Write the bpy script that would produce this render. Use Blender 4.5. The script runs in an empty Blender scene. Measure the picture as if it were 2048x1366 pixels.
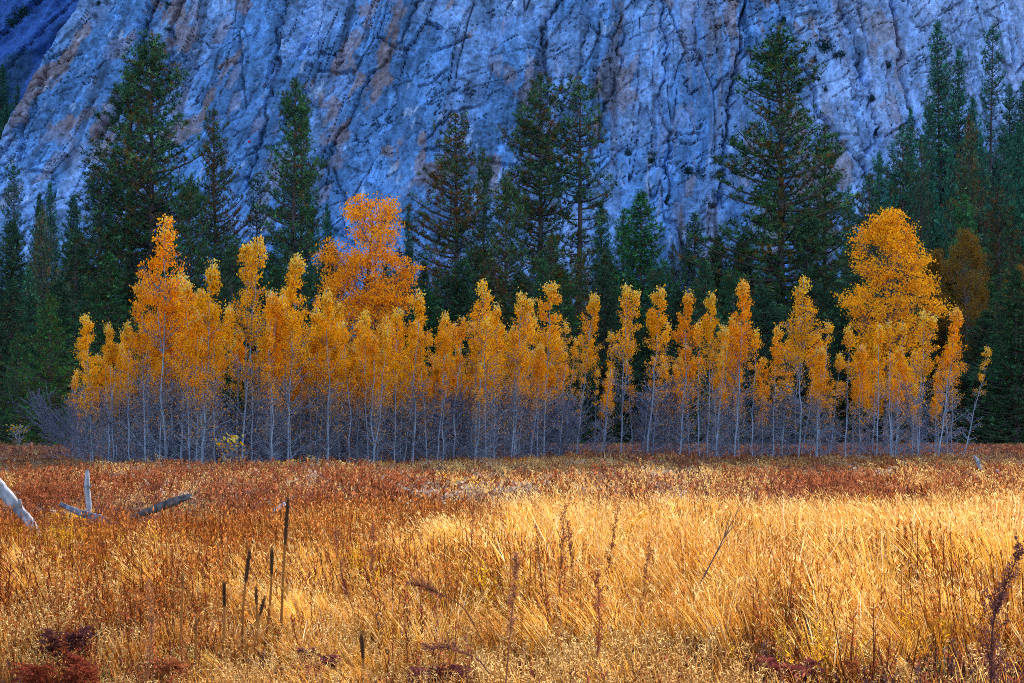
import bpy, math, random
import numpy as np
from mathutils import Vector

# ------------------------------------------------------------------ camera, world, sun, exposure
FPX = 2844.0                 # focal length in pixels of the 2048 px wide photograph (50 mm)
CAMZ = 1.7
HOR = 860.0                  # row of the horizon
scene = bpy.context.scene
cam_data = bpy.data.cameras.new('camera')
cam_data.lens = 50.0
cam_data.sensor_width = 36.0
cam_data.shift_y = (HOR - 683.0) / 2048.0
cam_data.clip_start = 0.1
cam_data.clip_end = 6000.0
cam = bpy.data.objects.new('camera', cam_data)
cam.location = (0, 0, CAMZ)
cam.rotation_euler = (math.radians(90), 0, 0)
scene.collection.objects.link(cam)
scene.camera = cam

SUN_AZ = 32.0                # degrees from straight ahead towards the right
SUN_EL = 31.0
world = bpy.data.worlds.new('World')
scene.world = world
world.use_nodes = True
nt = world.node_tree
bg = nt.nodes['Background']
sky = nt.nodes.new('ShaderNodeTexSky')
sky.sky_type = 'NISHITA'
sky.sun_disc = False
sky.sun_elevation = math.radians(SUN_EL)
sky.sun_rotation = math.radians(SUN_AZ)
sky.air_density = 1.0
sky.dust_density = 1.5
sky.ozone_density = 1.0
nt.links.new(sky.outputs[0], bg.inputs['Color'])
bg.inputs['Strength'].default_value = 0.15

sun_data = bpy.data.lights.new('sun', 'SUN')
sun_data.energy = 2.0
sun_data.angle = math.radians(0.6)
sun_data.color = (1.0, 0.88, 0.70)
sun = bpy.data.objects.new('sun', sun_data)
sv = Vector((math.sin(math.radians(SUN_AZ)) * math.cos(math.radians(SUN_EL)),
             math.cos(math.radians(SUN_AZ)) * math.cos(math.radians(SUN_EL)),
             math.sin(math.radians(SUN_EL))))
sun.rotation_euler = sv.to_track_quat('Z', 'Y').to_euler()
sun.location = (200, 100, 400)
scene.collection.objects.link(sun)

scene.view_settings.view_transform = 'Standard'
scene.view_settings.look = 'None'
scene.view_settings.exposure = 2.1
scene.view_settings.gamma = 1.0
scene.view_settings.use_curve_mapping = False
scene.render.engine = 'CYCLES'
scene.cycles.max_bounces = 4
scene.cycles.diffuse_bounces = 3
scene.cycles.transmission_bounces = 4
scene.cycles.use_denoising = False
scene.cycles.filter_width = 1.0

C = scene.collection
RNG = np.random.default_rng(7)

# ------------------------------------------------------------------ helpers
def px2w(px, py, D):
    return ((px - 1024.0) / FPX * D, D, CAMZ + (HOR - py) / FPX * D)

def hsh(ix, iy, seed):
    h = (ix.astype(np.int64) * 374761393 + iy.astype(np.int64) * 668265263 + seed * 1442695041) & 0xFFFFFFFF
    h = ((h ^ (h >> 13)) * 1274126177) & 0xFFFFFFFF
    h = ((h ^ (h >> 16)) * 2246822519) & 0xFFFFFFFF
    return ((h ^ (h >> 15)) & 0xFFFFFF) / float(0xFFFFFF)

def vnoise(x, y, seed=0):
    x = np.asarray(x, float); y = np.asarray(y, float)
    ix = np.floor(x); iy = np.floor(y)
    fx = x - ix; fy = y - iy
    fx = fx * fx * fx * (fx * (fx * 6 - 15) + 10); fy = fy * fy * fy * (fy * (fy * 6 - 15) + 10)
    a = hsh(ix, iy, seed); b = hsh(ix + 1, iy, seed); c = hsh(ix, iy + 1, seed); d = hsh(ix + 1, iy + 1, seed)
    return ((a * (1 - fx) + b * fx) * (1 - fy) + (c * (1 - fx) + d * fx) * fy) * 2 - 1

def fbm(x, y, octv=4, seed=0, gain=0.5):
    s = 0.0; a = 1.0; t = 0.0
    for o in range(octv):
        s = s + a * vnoise(x * 2 ** o + 17.3 * o, y * 2 ** o - 9.1 * o, seed + o * 31)
        t += a; a *= gain
    return s / t

def worley(x, y, seed=0):
    ix = np.floor(x); iy = np.floor(y)
    f1 = np.full(x.shape, 9.0); f2 = np.full(x.shape, 9.0)
    rid = np.zeros(x.shape); dx1 = np.zeros(x.shape); dy1 = np.zeros(x.shape)
    for a in (-1, 0, 1):
        for b in (-1, 0, 1):
            cx = ix + a; cy = iy + b
            qx = cx + 0.1 + 0.8 * hsh(cx, cy, seed) - x
            qy = cy + 0.1 + 0.8 * hsh(cx, cy, seed + 5) - y
            d = np.sqrt(qx * qx + qy * qy)
            n = d < f1
            f2 = np.where(n, f1, np.minimum(f2, d))
            f1 = np.where(n, d, f1)
            rid = np.where(n, hsh(cx, cy, seed + 11), rid)
            dx1 = np.where(n, qx, dx1); dy1 = np.where(n, qy, dy1)
    return f1, f2, rid, dx1, dy1

def smooth(a, b, x):
    t = np.clip((x - a) / (b - a), 0, 1)
    return t * t * (3 - 2 * t)

class MB:
    """collects vertices, faces and a colour for each vertex; build() links ONE mesh object"""
    def __init__(s):
        s.v = []; s.c = []; s.q = []; s.t = []; s.n = 0
    def add(s, v, quads=None, tris=None, col=(1, 1, 1)):
        v = np.asarray(v, float).reshape(-1, 3); k = len(v)
        col = np.asarray(col, float)
        s.v.append(v); s.c.append(np.broadcast_to(col, (k, 3)) if col.ndim == 1 else col)
        if quads is not None and len(quads): s.q.append(np.asarray(quads, np.int64) + s.n)
        if tris is not None and len(tris): s.t.append(np.asarray(tris, np.int64) + s.n)
        s.n += k
    def mesh(s, name, smooth_shade=False):
        me = bpy.data.meshes.new(name)
        v = np.concatenate(s.v); c = np.concatenate(s.c)
        q = np.concatenate(s.q) if s.q else np.zeros((0, 4), np.int64)
        t = np.concatenate(s.t) if s.t else np.zeros((0, 3), np.int64)
        me.vertices.add(len(v)); me.vertices.foreach_set('co', v.astype(np.float32).ravel())
        loops = np.concatenate([q.ravel(), t.ravel()])
        me.loops.add(len(loops)); me.loops.foreach_set('vertex_index', loops.astype(np.int32))
        nf = len(q) + len(t)
        me.polygons.add(nf)
        starts = np.concatenate([np.arange(len(q)) * 4, len(q) * 4 + np.arange(len(t)) * 3]).astype(np.int32)
        me.polygons.foreach_set('loop_start', starts)
        if smooth_shade: me.polygons.foreach_set('use_smooth', np.ones(nf, bool))
        at = me.color_attributes.new('Col', 'FLOAT_COLOR', 'POINT')
        at.data.foreach_set('color', np.concatenate([c, np.ones((len(c), 1))], 1).astype(np.float32).ravel())
        me.update(calc_edges=True)
        return me
    def build(s, name, mat, parent=None, smooth_shade=False):
        me = s.mesh(name, smooth_shade); me.materials.append(mat)
        return link(name, me, parent)
    # -- shapes
    def tube(s, pts, rad, n=5, col=(1, 1, 1), cap=True):
        pts = np.asarray(pts, float); m = len(pts); rad = np.broadcast_to(np.asarray(rad, float), (m,))
        tan = np.gradient(pts, axis=0)
        tan /= np.linalg.norm(tan, axis=1)[:, None] + 1e-9
        ref = np.array([1.0, 0, 0]) if abs(tan[0][0]) < 0.8 else np.array([0, 1.0, 0])
        a = np.cross(tan, ref); a /= np.linalg.norm(a, axis=1)[:, None] + 1e-9
        b = np.cross(tan, a)
        th = np.arange(n) * 2 * math.pi / n
        ring = pts[:, None, :] + rad[:, None, None] * (np.cos(th)[None, :, None] * a[:, None, :] + np.sin(th)[None, :, None] * b[:, None, :])
        i = np.arange(m - 1)[:, None] * n; j = np.arange(n)[None, :]; j2 = (j + 1) % n
        quads = np.stack([i + j, i + j2, i + n + j2, i + n + j], -1).reshape(-1, 4)
        v = ring.reshape(-1, 3); tris = None
        if cap:
            v = np.concatenate([v, pts[-1:]]); e = (m - 1) * n
            tris = [[e + k, e + (k + 1) % n, m * n] for k in range(n)]
        c = np.asarray(col, float)
        if c.ndim == 2:
            c = np.concatenate([np.repeat(c, n, 0)] + ([c[-1:]] if cap else []))
        s.add(v, quads, tris, c)
    def sticks(s, P, R, col, n=3):
        """P (k, m, 3) polylines, R (k, m) radii: thin n-sided twigs"""
        P = np.asarray(P, float); k, m, _ = P.shape
        if k == 0: return
        tan = P[:, -1] - P[:, 0]; tan /= np.linalg.norm(tan, axis=1)[:, None] + 1e-9
        ref = np.where(np.abs(tan[:, :1]) < 0.8, np.array([[1.0, 0, 0]]), np.array([[0, 1.0, 0]]))
        a = np.cross(tan, ref); a /= np.linalg.norm(a, axis=1)[:, None] + 1e-9
        b = np.cross(tan, a)
        th = np.arange(n) * 2 * math.pi / n
        off = np.cos(th)[None, :, None] * a[:, None, :] + np.sin(th)[None, :, None] * b[:, None, :]
        V = P[:, :, None, :] + np.asarray(R)[:, :, None, None] * off[:, None, :, :]
        base = np.arange(k)[:, None, None] * (m * n); i = np.arange(m - 1)[None, :, None] * n
        j = np.arange(n)[None, None, :]; j2 = (j + 1) % n
        quads = np.stack([base + i + j, base + i + j2, base + i + n + j2, base + i + n + j], -1).reshape(-1, 4)
        col = np.asarray(col, float)
        if col.ndim == 2: col = np.repeat(col, m * n, 0)
        s.add(V.reshape(-1, 3), quads, None, col)
    def diamonds(s, base, dirv, side, ln, wd, col):
        """leaf-shaped quads"""
        k = len(base)
        if k == 0: return
        ln = np.broadcast_to(ln, (k,))[:, None]; wd = np.broadcast_to(wd, (k,))[:, None]
        mid = base + dirv * ln * 0.45
        V = np.stack([base, mid + side * wd * 0.5, base + dirv * ln, mid - side * wd * 0.5], 1)
        s.add(V.reshape(-1, 3), np.arange(k * 4).reshape(k, 4), None, np.repeat(np.broadcast_to(col, (k, 3)), 4, 0))
    def spikes(s, base, dirv, side, ln, wd, col):
        """needle triangles"""
        k = len(base)
        if k == 0: return
        ln = np.broadcast_to(ln, (k,))[:, None]; wd = np.broadcast_to(wd, (k,))[:, None]
        V = np.stack([base + side * wd * 0.5, base + dirv * ln, base - side * wd * 0.5], 1)
        s.add(V.reshape(-1, 3), None, np.arange(k * 3).reshape(k, 3), np.repeat(np.broadcast_to(col, (k, 3)), 3, 0))
    def blades(s, base, az, h, lean, wd, col, tipcol=None):
        """curved grass blades: three levels and a tip"""
        k = len(base)
        d = np.stack([np.cos(az), np.sin(az), np.zeros(k)], 1)
        w = np.stack([-np.sin(az + 0.8), np.cos(az + 0.8), np.zeros(k)], 1)
        lv = []; cc = []
        tipcol = col if tipcol is None else tipcol
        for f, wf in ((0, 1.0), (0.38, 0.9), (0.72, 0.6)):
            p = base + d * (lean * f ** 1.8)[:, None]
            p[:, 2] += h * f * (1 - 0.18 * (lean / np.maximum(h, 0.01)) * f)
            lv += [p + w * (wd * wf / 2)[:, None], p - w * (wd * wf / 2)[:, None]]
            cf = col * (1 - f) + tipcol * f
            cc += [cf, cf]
        p = base + d * lean[:, None]
        p[:, 2] += h * (1 - 0.18 * lean / np.maximum(h, 0.01)); lv.append(p); cc.append(tipcol)
        V = np.stack(lv, 1); Cc = np.stack(cc, 1)
        o = np.arange(k)[:, None] * 7
        quads = np.concatenate([o + np.array([[0, 1, 3, 2]]), o + np.array([[2, 3, 5, 4]])])
        tris = o + np.array([[4, 5, 6]])
        s.add(V.reshape(-1, 3), quads, tris, Cc.reshape(-1, 3))

def link(name, me, parent=None):
    o = bpy.data.objects.new(name, me); C.objects.link(o)
    if parent is not None: o.parent = parent
    return o

def tag(o, label=None, cat=None, group=None, kind=None):
    if label: o['label'] = label
    if cat: o['category'] = cat
    if group: o['group'] = group
    if kind: o['kind'] = kind
    return o

def empty(name, loc):
    o = bpy.data.objects.new(name, None); C.objects.link(o); o.location = loc
    return o

def unit(a):
    return a / (np.linalg.norm(a, axis=-1, keepdims=True) + 1e-9)

def rand_dirs(k, rng):
    return unit(rng.normal(size=(k, 3)))

# ------------------------------------------------------------------ materials
def new_mat(name):
    m = bpy.data.materials.new(name); m.use_nodes = True
    n = m.node_tree.nodes; n.clear()
    return m, n, m.node_tree.links

def leaf_mat(name, trans=0.45, vary=0.35, gloss=0.0, objcol=False, hues=None):
    """diffuse and translucent leaf or blade, colour from the mesh, varied from copy to copy"""
    m, n, L = new_mat(name)
    out = n.new('ShaderNodeOutputMaterial')
    at = n.new('ShaderNodeAttribute'); at.attribute_name = 'Col'
    oi = n.new('ShaderNodeObjectInfo')
    mr = n.new('ShaderNodeMapRange'); mr.inputs['To Min'].default_value = 1 - vary; mr.inputs['To Max'].default_value = 1 + vary * 0.6
    L.new(oi.outputs['Random'], mr.inputs['Value'])
    mx = n.new('ShaderNodeMix'); mx.data_type = 'RGBA'; mx.blend_type = 'MULTIPLY'; mx.inputs['Factor'].default_value = 1
    L.new(at.outputs['Color'], mx.inputs['A']); L.new(mr.outputs['Result'], mx.inputs['B'])
    if hues:
        cr = n.new('ShaderNodeValToRGB'); el = cr.color_ramp.elements
        while len(el) < len(hues): el.new(0.5)
        for e_, (p_, c_) in zip(el, hues): e_.position = p_; e_.color = (*c_, 1)
        L.new(oi.outputs['Random'], cr.inputs[0]); L.new(cr.outputs[0], mx.inputs['B'])
    col = mx.outputs['Result']
    if objcol:
        m2 = n.new('ShaderNodeMix'); m2.data_type = 'RGBA'; m2.blend_type = 'MULTIPLY'; m2.inputs['Factor'].default_value = 1
        L.new(col, m2.inputs['A']); L.new(oi.outputs['Color'], m2.inputs['B']); col = m2.outputs['Result']
    d = n.new('ShaderNodeBsdfDiffuse'); t = n.new('ShaderNodeBsdfTranslucent')
    L.new(col, d.inputs['Color']); L.new(col, t.inputs['Color'])
    ms = n.new('ShaderNodeMixShader'); ms.inputs[0].default_value = trans
    L.new(d.outputs[0], ms.inputs[1]); L.new(t.outputs[0], ms.inputs[2])
    sh = ms.outputs[0]
    if gloss:
        g = n.new('ShaderNodeBsdfGlossy'); g.inputs['Roughness'].default_value = 0.45
        m3 = n.new('ShaderNodeMixShader'); m3.inputs[0].default_value = gloss
        L.new(sh, m3.inputs[1]); L.new(g.outputs[0], m3.inputs[2]); sh = m3.outputs[0]
    L.new(sh, out.inputs['Surface'])
    return m

def bark_mat(name, scale=8.0, contrast=0.5, rough=0.9, stretch=0.25, bump=0.5):
    m, n, L = new_mat(name)
    out = n.new('ShaderNodeOutputMaterial')
    p = n.new('ShaderNodeBsdfPrincipled'); p.inputs['Roughness'].default_value = rough
    p.inputs['Specular IOR Level'].default_value = 0.15
    at = n.new('ShaderNodeAttribute'); at.attribute_name = 'Col'
    tc = n.new('ShaderNodeTexCoord'); mp = n.new('ShaderNodeMapping'); mp.inputs['Scale'].default_value = (scale, scale, scale * stretch)
    ns = n.new('ShaderNodeTexNoise'); ns.inputs['Detail'].default_value = 5; ns.inputs['Scale'].default_value = 1
    L.new(tc.outputs['Object'], mp.inputs['Vector']); L.new(mp.outputs[0], ns.inputs['Vector'])
    mr = n.new('ShaderNodeMapRange'); mr.inputs['From Min'].default_value = 0.3; mr.inputs['From Max'].default_value = 0.7
    mr.inputs['To Min'].default_value = 1 - contrast; mr.inputs['To Max'].default_value = 1 + contrast * 0.5
    L.new(ns.outputs['Fac'], mr.inputs['Value'])
    mx = n.new('ShaderNodeMix'); mx.data_type = 'RGBA'; mx.blend_type = 'MULTIPLY'; mx.inputs['Factor'].default_value = 1
    L.new(at.outputs['Color'], mx.inputs['A']); L.new(mr.outputs['Result'], mx.inputs['B'])
    L.new(mx.outputs['Result'], p.inputs['Base Color'])
    bp = n.new('ShaderNodeBump'); bp.inputs['Strength'].default_value = bump; bp.inputs['Distance'].default_value = 0.03
    L.new(ns.outputs['Fac'], bp.inputs['Height']); L.new(bp.outputs[0], p.inputs['Normal'])
    L.new(p.outputs[0], out.inputs['Surface'])
    return m

def rock_mat(name, scale=1.0):
    """granite: colour of the plates from the mesh, with crystals, lichen and fine relief"""
    m, n, L = new_mat(name)
    out = n.new('ShaderNodeOutputMaterial')
    p = n.new('ShaderNodeBsdfPrincipled'); p.inputs['Roughness'].default_value = 0.85
    p.inputs['Specular IOR Level'].default_value = 0.2
    at = n.new('ShaderNodeAttribute'); at.attribute_name = 'Col'
    geo = n.new('ShaderNodeNewGeometry')
    def noise(sc, st, det, rough=0.6):
        mp = n.new('ShaderNodeMapping'); mp.inputs['Scale'].default_value = (sc, sc, sc * st)
        mp.inputs['Rotation'].default_value = (0, math.radians(16), 0)
        ns = n.new('ShaderNodeTexNoise'); ns.inputs['Scale'].default_value = 1; ns.inputs['Detail'].default_value = det
        ns.inputs['Roughness'].default_value = rough
        L.new(geo.outputs['Position'], mp.inputs['Vector']); L.new(mp.outputs[0], ns.inputs['Vector'])
        return ns
    def ramp(v, a, b, lo, hi):
        mr = n.new('ShaderNodeMapRange'); mr.inputs['From Min'].default_value = a; mr.inputs['From Max'].default_value = b
        mr.inputs['To Min'].default_value = lo; mr.inputs['To Max'].default_value = hi
        L.new(v, mr.inputs['Value']); return mr.outputs['Result']
    def mul(a, b):
        mx = n.new('ShaderNodeMix'); mx.data_type = 'RGBA'; mx.blend_type = 'MULTIPLY'; mx.inputs['Factor'].default_value = 1
        L.new(a, mx.inputs['A']); L.new(b, mx.inputs['B']); return mx.outputs['Result']
    n1 = noise(0.85 * scale, 0.7, 8, 0.72)
    n2 = noise(0.35 * scale, 0.5, 5)
    col = mul(at.outputs['Color'], ramp(n1.outputs['Fac'], 0.33, 0.67, 0.55, 1.5))
    col = mul(col, ramp(n2.outputs['Fac'], 0.3, 0.7, 0.75, 1.25))
    L.new(col, p.inputs['Base Color'])
    b1 = n.new('ShaderNodeBump'); b1.inputs['Strength'].default_value = 1.0; b1.inputs['Distance'].default_value = 0.8
    L.new(n1.outputs['Fac'], b1.inputs['Height'])
    L.new(b1.outputs[0], p.inputs['Normal'])
    L.new(p.outputs[0], out.inputs['Surface'])
    return m

def soil_mat(name, lo=(0.025, 0.014, 0.010, 1), hi=(0.11, 0.055, 0.028, 1)):
    m, n, L = new_mat(name)
    out = n.new('ShaderNodeOutputMaterial')
    p = n.new('ShaderNodeBsdfPrincipled'); p.inputs['Roughness'].default_value = 0.95
    geo = n.new('ShaderNodeNewGeometry')
    ns = n.new('ShaderNodeTexNoise'); ns.inputs['Scale'].default_value = 1.7; ns.inputs['Detail'].default_value = 8
    L.new(geo.outputs['Position'], ns.inputs['Vector'])
    cr = n.new('ShaderNodeValToRGB')
    cr.color_ramp.elements[0].position = 0.3; cr.color_ramp.elements[0].color = lo
    cr.color_ramp.elements[1].position = 0.7; cr.color_ramp.elements[1].color = hi
    L.new(ns.outputs['Fac'], cr.inputs[0]); L.new(cr.outputs[0], p.inputs['Base Color'])
    bp = n.new('ShaderNodeBump'); bp.inputs['Strength'].default_value = 0.6; bp.inputs['Distance'].default_value = 0.1
    L.new(ns.outputs['Fac'], bp.inputs['Height']); L.new(bp.outputs[0], p.inputs['Normal'])
    L.new(p.outputs[0], out.inputs['Surface'])
    return m

M_ROCK = rock_mat('granite')
M_SOIL = soil_mat('soil')
M_SCREE = soil_mat('scree', (0.02, 0.03, 0.035, 1), (0.10, 0.13, 0.18, 1))
M_GRASS = leaf_mat('dry_grass', 0.5, 0.25, hues=[(0.0, (0.55, 0.38, 0.30)), (0.25, (0.88, 0.78, 0.68)), (0.6, (0.98, 0.98, 0.98)), (1.0, (1.15, 1.22, 1.35))])
M_LEAF = leaf_mat('autumn_leaf', 0.5, 0.12, objcol=True)
M_NEEDLE = leaf_mat('pine_needle', 0.2, 0.1, objcol=True)
M_BARK = bark_mat('pine_bark', 3.0)
M_PALE = bark_mat('pale_bark', 9.0, 0.35)
M_DRIFT = bark_mat('weathered_wood', 16.0, 0.6, 0.8, 0.2, 1.0)
M_FORB = leaf_mat('dry_forb', 0.3, 0.15)

# ------------------------------------------------------------------ terrain
def gz(x, y):
    """height of the meadow"""
    x = np.asarray(x, float); y = np.asarray(y, float)
    return 0.10 * fbm(x / 9, y / 9, 3, 3) * smooth(6, 20, np.hypot(x, y))

TX = [-400, -170, -130, -80, 0, 60, 85, 100, 118, 150, 230, 420]
TZ = [50, 44, 36, 24, 18, 22, 28, 48, 70, 84, 96, 110]
def hz(x, y):
    """height of the wooded slope below the cliff"""
    x = np.asarray(x, float); y = np.asarray(y, float)
    t = np.clip((y - 205) / 135.0, 0, 1.0)
    T = np.interp(x, TX, TZ)
    return -1.5 + (T + 1.5) * t ** 1.15 + 1.6 * fbm(x / 22, y / 22, 4, 51) * smooth(0.05, 0.4, t)

def cz(x, y):
    """height of the wooded shoulder in the side canyon"""
    x = np.asarray(x, float); y = np.asarray(y, float)
    return np.interp(x, [-460, -190, -165, -150, -138, -120], [150, 112, 101, 90, 60, -6]) * smooth(385, 450, y) - 4 + 3 * fbm(x / 15, y / 15, 3, 61)

def ground(x, y):
    if y > 400: return float(cz(x, y))
    return max(float(gz(x, y)), float(hz(x, y)))

def grid_object(name, xs, ys, zf, mat, col=(1, 1, 1)):
    X, Y = np.meshgrid(xs, ys)
    Z = zf(X, Y)
    V = np.stack([X, Y, Z], -1).reshape(-1, 3)
    w = len(xs); i = np.arange(len(ys) - 1)[:, None] * w; j = np.arange(w - 1)[None, :]
    q = np.stack([i + j, i + j + 1, i + w + j + 1, i + w + j], -1).reshape(-1, 4)
    mb = MB(); mb.add(V, q, None, col)
    return mb.build(name, mat, None, True)

def spread(a, b, step, lo, hi, g=1.25):
    c = list(np.arange(a, b + step / 2, step)); s = step
    while c[-1] < hi: s *= g; c.append(c[-1] + s)
    s = step
    while c[0] > lo: s *= g; c.insert(0, c[0] - s)
    return np.array(c)

tag(grid_object('meadow_ground', spread(-60, 60, 1.0, -2500, 2500), spread(0, 130, 1.0, -2500, 3000), gz, M_SOIL), kind='structure')
tag(grid_object('wooded_slope', spread(-170, 170, 2.0, -700, 700), spread(204, 420, 2.0, 203, 500), hz, M_SCREE), kind='structure')

tag(grid_object('side_canyon_slope', np.arange(-460, -119, 3.0), np.arange(385, 560, 4.0), cz, M_SCREE), kind='structure')

# ------------------------------------------------------------------ the granite cliff
CX = spread(-146, 146, 0.31, -900, 900, 1.16)
CZ = spread(14, 128, 0.31, -3, 245, 1.10)
CZ = np.concatenate([CZ, np.arange(CZ[-1] + 4, 330, 4.0), [345, 365]])
CRACKS = [  # rows of the photograph: (points of the crack, depth, half width, step to its right)
    ([(1492, -10), (1478, 90), (1466, 150), (1455, 230), (1440, 330), (1425, 420)], 3.5, 0.9, 3.2),
    ([(1560, -10), (1600, 110), (1650, 250), (1720, 330), (1770, 440)], 2.0, 0.8, -2.0),
    ([(1690, -10), (1712, 90), (1745, 200), (1760, 290)], 2.5, 0.8, -1.5),
    ([(1788, -10), (1800, 100), (1812, 190), (1830, 260)], 3.0, 1.0, 2.5),
    ([(285, -10), (268, 60), (258, 130), (215, 215), (180, 280)], 4.0, 1.4, 3.0),
    ([(345, -10), (330, 80), (322, 170), (300, 260)], 2.5, 0.9, 1.0),
    ([(570, -10), (555, 60), (548, 150), (535, 230), (520, 320), (495, 390)], 2.5, 0.7, -1.2),
    ([(840, -10), (800, 90), (770, 130), (725, 190), (690, 260), (650, 340)], 1.8, 0.7, 0.8),
    ([(1120, -10), (1090, 60), (1080, 120), (1100, 190), (1085, 260)], 2.4, 0.8, 1.2),
    ([(1180, 40), (1160, 130), (1130, 210), (1112, 300)], 1.8, 0.6, -1.0),
    ([(1250, 60), (1232, 150), (1205, 220), (1180, 320)], 2.2, 0.7, 1.2),
    ([(1325, -10), (1330, 120), (1322, 230), (1335, 330), (1328, 430)], 2.6, 0.8, -1.4),
    ([(90, 100), (72, 160), (40, 240), (20, 320)], 1.8, 0.8, 1.0),
    ([(868, 110), (905, 96), (940, 80)], 2.0, 0.5, 0.0),
    ([(840, 178), (870, 170), (895, 150)], 2.0, 0.5, 0.0),
    ([(850, 300), (905, 232), (960, 222)], 2.0, 0.5, 0.0),
    ([(470, 330), (540, 300), (590, 290)], 1.4, 0.5, 0.0),
]
def build_cliff():
    X, Z = np.meshgrid(CX, CZ)
    y0 = 336 + 0.30 * Z + 0.00045 * (X - 10) ** 2 - 0.0018 * np.clip(np.abs(X - 10) - 150, 0, 400) ** 2 * 0.2
    # fracture coordinates: the plates lean left on the left and right on the right
    shear = np.clip(0.20 - 0.0032 * X, -0.28, 0.55)
    wx = 3.0 * fbm(X / 30, Z / 30, 3, 71) + 0.35 * fbm(X / 3, Z / 3, 3, 73, 0.6); wz = 4.0 * fbm(X / 40, Z / 40, 3, 72) + 0.4 * fbm(X / 3, Z / 3, 3, 74, 0.6)
    U = X - shear * (Z - 60) + wx; Vv = Z + wz
    Wd = np.zeros_like(X)
    r = fbm(U / 34, Vv / 160, 4, 81); Wd += 3.2 * r
    r2 = 1 - np.abs(fbm(U / 17, Vv / 70, 4, 83)) * 2; Wd -= 0.4 * r2
    # pillars on the right half, slabs on the left
    pil = smooth(10, 40, X) * smooth(20, 60, Z)
    Wd += pil * 1.5 * np.abs(fbm(U / 6.5, Vv / 70, 3, 85)) * 2
    f1, f2, rid, dx, dy = worley(U / 13, Vv / 34, 91)
    Wd += 2.0 * (rid - 0.5) + 1.6 * (dx * (hsh(np.floor(rid * 999), np.floor(rid * 555), 3) - 0.5) * 2 + dy * (hsh(np.floor(rid * 777), np.floor(rid * 111), 4) - 0.3))
    crackA = np.clip(1 - (f2 - f1) / 0.028, 0, 1) * (fbm(U / 20, Vv / 20, 2, 93) > 0.12)
    rid_big = rid
    U2 = X * 0.86 + Z * 0.5 + wx; V2 = -X * 0.5 + Z * 0.86 + wz
    f1, f2, rid, dx, dy = worley(U2 / 11, V2 / 4.2, 101)
    lob = smooth(-0.1, 0.25, fbm(X / 26, Z / 26, 3, 102))
    Wd += lob * (1.1 * (rid - 0.5) + 1.0 * dy * (rid - 0.2))
    crackB = np.clip(1 - (f2 - f1) / 0.06, 0, 1) * (fbm(X / 9, Z / 9, 2, 104) > 0.2)
    f1, f2, rid3, dx, dy = worley(U / 3.4, Vv / 6.5, 111)
    Wd += 0.9 * (rid3 - 0.5) + 1.0 * (dx * (rid3 - 0.5) * 1.4 + dy * (0.75 - hsh(np.floor(rid3 * 997), np.floor(rid3 * 31), 9)))
    crackC = np.clip(1 - (f2 - f1) / 0.09, 0, 1) * (fbm(X / 6, Z / 6, 2, 114) > 0.1)
    f1b, f2b, rid4, dx4, dy4 = worley((X * 0.9 - Z * 0.35 + wx) / 1.7, (Z * 0.9 + X * 0.35 + wz) / 2.4, 116)
    Wd += 0.35 * (rid4 - 0.5) + 0.5 * (dx4 * (rid4 - 0.5) * 1.3 + dy4 * (0.8 - hsh(np.floor(rid4 * 997), np.floor(rid4 * 31), 19)))
    rough = 0.55 + 0.9 * smooth(-0.2, 0.35, fbm(X / 18, Z / 18, 3, 119))
    Wd += rough * (0.35 * fbm(U / 3.6, Vv / 6.0, 5, 121, 0.62) + 0.5 * fbm(X / 1.4, Z / 1.1, 3, 122, 0.7))
    # long joints: fine, nearly upright, and a second set across them
    Us = X - shear * (Z - 60) + 2.0 * fbm(X / 45, Z / 70, 2, 190) + 0.5 * fbm(X / 4, Z / 6, 3, 197, 0.6)
    jA = np.exp(-(fbm(Us / 8, Z / 95, 3, 191, 0.5) / 0.010) ** 2) * smooth(-0.15, 0.1, fbm(U / 12, Vv / 25, 2, 192))
    jB = np.exp(-(fbm(U2 / 16, V2 / 5.0, 4, 193, 0.6) / 0.016) ** 2) * smooth(0.0, 0.2, fbm(X / 12, Z / 12, 2, 194))
    jC = np.exp(-(fbm(Us / 3.2, Z / 55, 3, 195, 0.5) / 0.012) ** 2) * smooth(0.05, 0.25, fbm(U / 9, Vv / 16, 2, 196) + 0.15 * smooth(20, 60, X))
    Wd += 2.2 * jA + 1.7 * jB + 1.0 * jC
    Wd += 1.9 * crackA + 1.1 * crackB + 0.5 * crackC
    # the long cracks one can follow by eye
    for pts, dep, hw, stp in CRACKS:
        q = np.array([px2w(a, b, 352 + 0.02 * (860 - b))[::2] for a, b in pts]); hw = hw * 0.6
        zz = q[::-1, 1]; xx = q[::-1, 0]
        if zz[0] > zz[-1]: zz = zz[::-1]; xx = xx[::-1]
        horizontal = (zz.max() - zz.min()) < 15
        inside = smooth(zz.min() - 2, zz.min() + 2, Z) * (1 - smooth(zz.max() - 2, zz.max() + (40 if pts[0][1] < 0 else 3), Z))
        if horizontal:
            o = np.argsort(q[:, 0]); d = Z - np.interp(X, q[o, 0], q[o, 1]) + 0.5 * vnoise(X / 2, Z / 2, 7)
            inside = smooth(q[:, 0].min() - 2, q[:, 0].min() + 2, X) * (1 - smooth(q[:, 0].max() - 2, q[:, 0].max() + 2, X))
        else:
            d = X - np.interp(Z, zz, xx) + 1.1 * vnoise(X / 4, Z / 4, 7) + 0.7 * vnoise(X / 1.3, Z / 1.3, 8)
        Wd += inside * dep * np.exp(-(d / hw) ** 2)
        if stp: Wd += inside * stp * np.where(d > 0, np.exp(-d / 9), 0)
    # the left edge turns away into the side canyon
    edge = -115.5 - 0.47 * (112 - Z) + 1.5 * fbm(Z / 12, X * 0, 3, 131)
    away = np.clip(edge - X, 0, 70)
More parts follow.
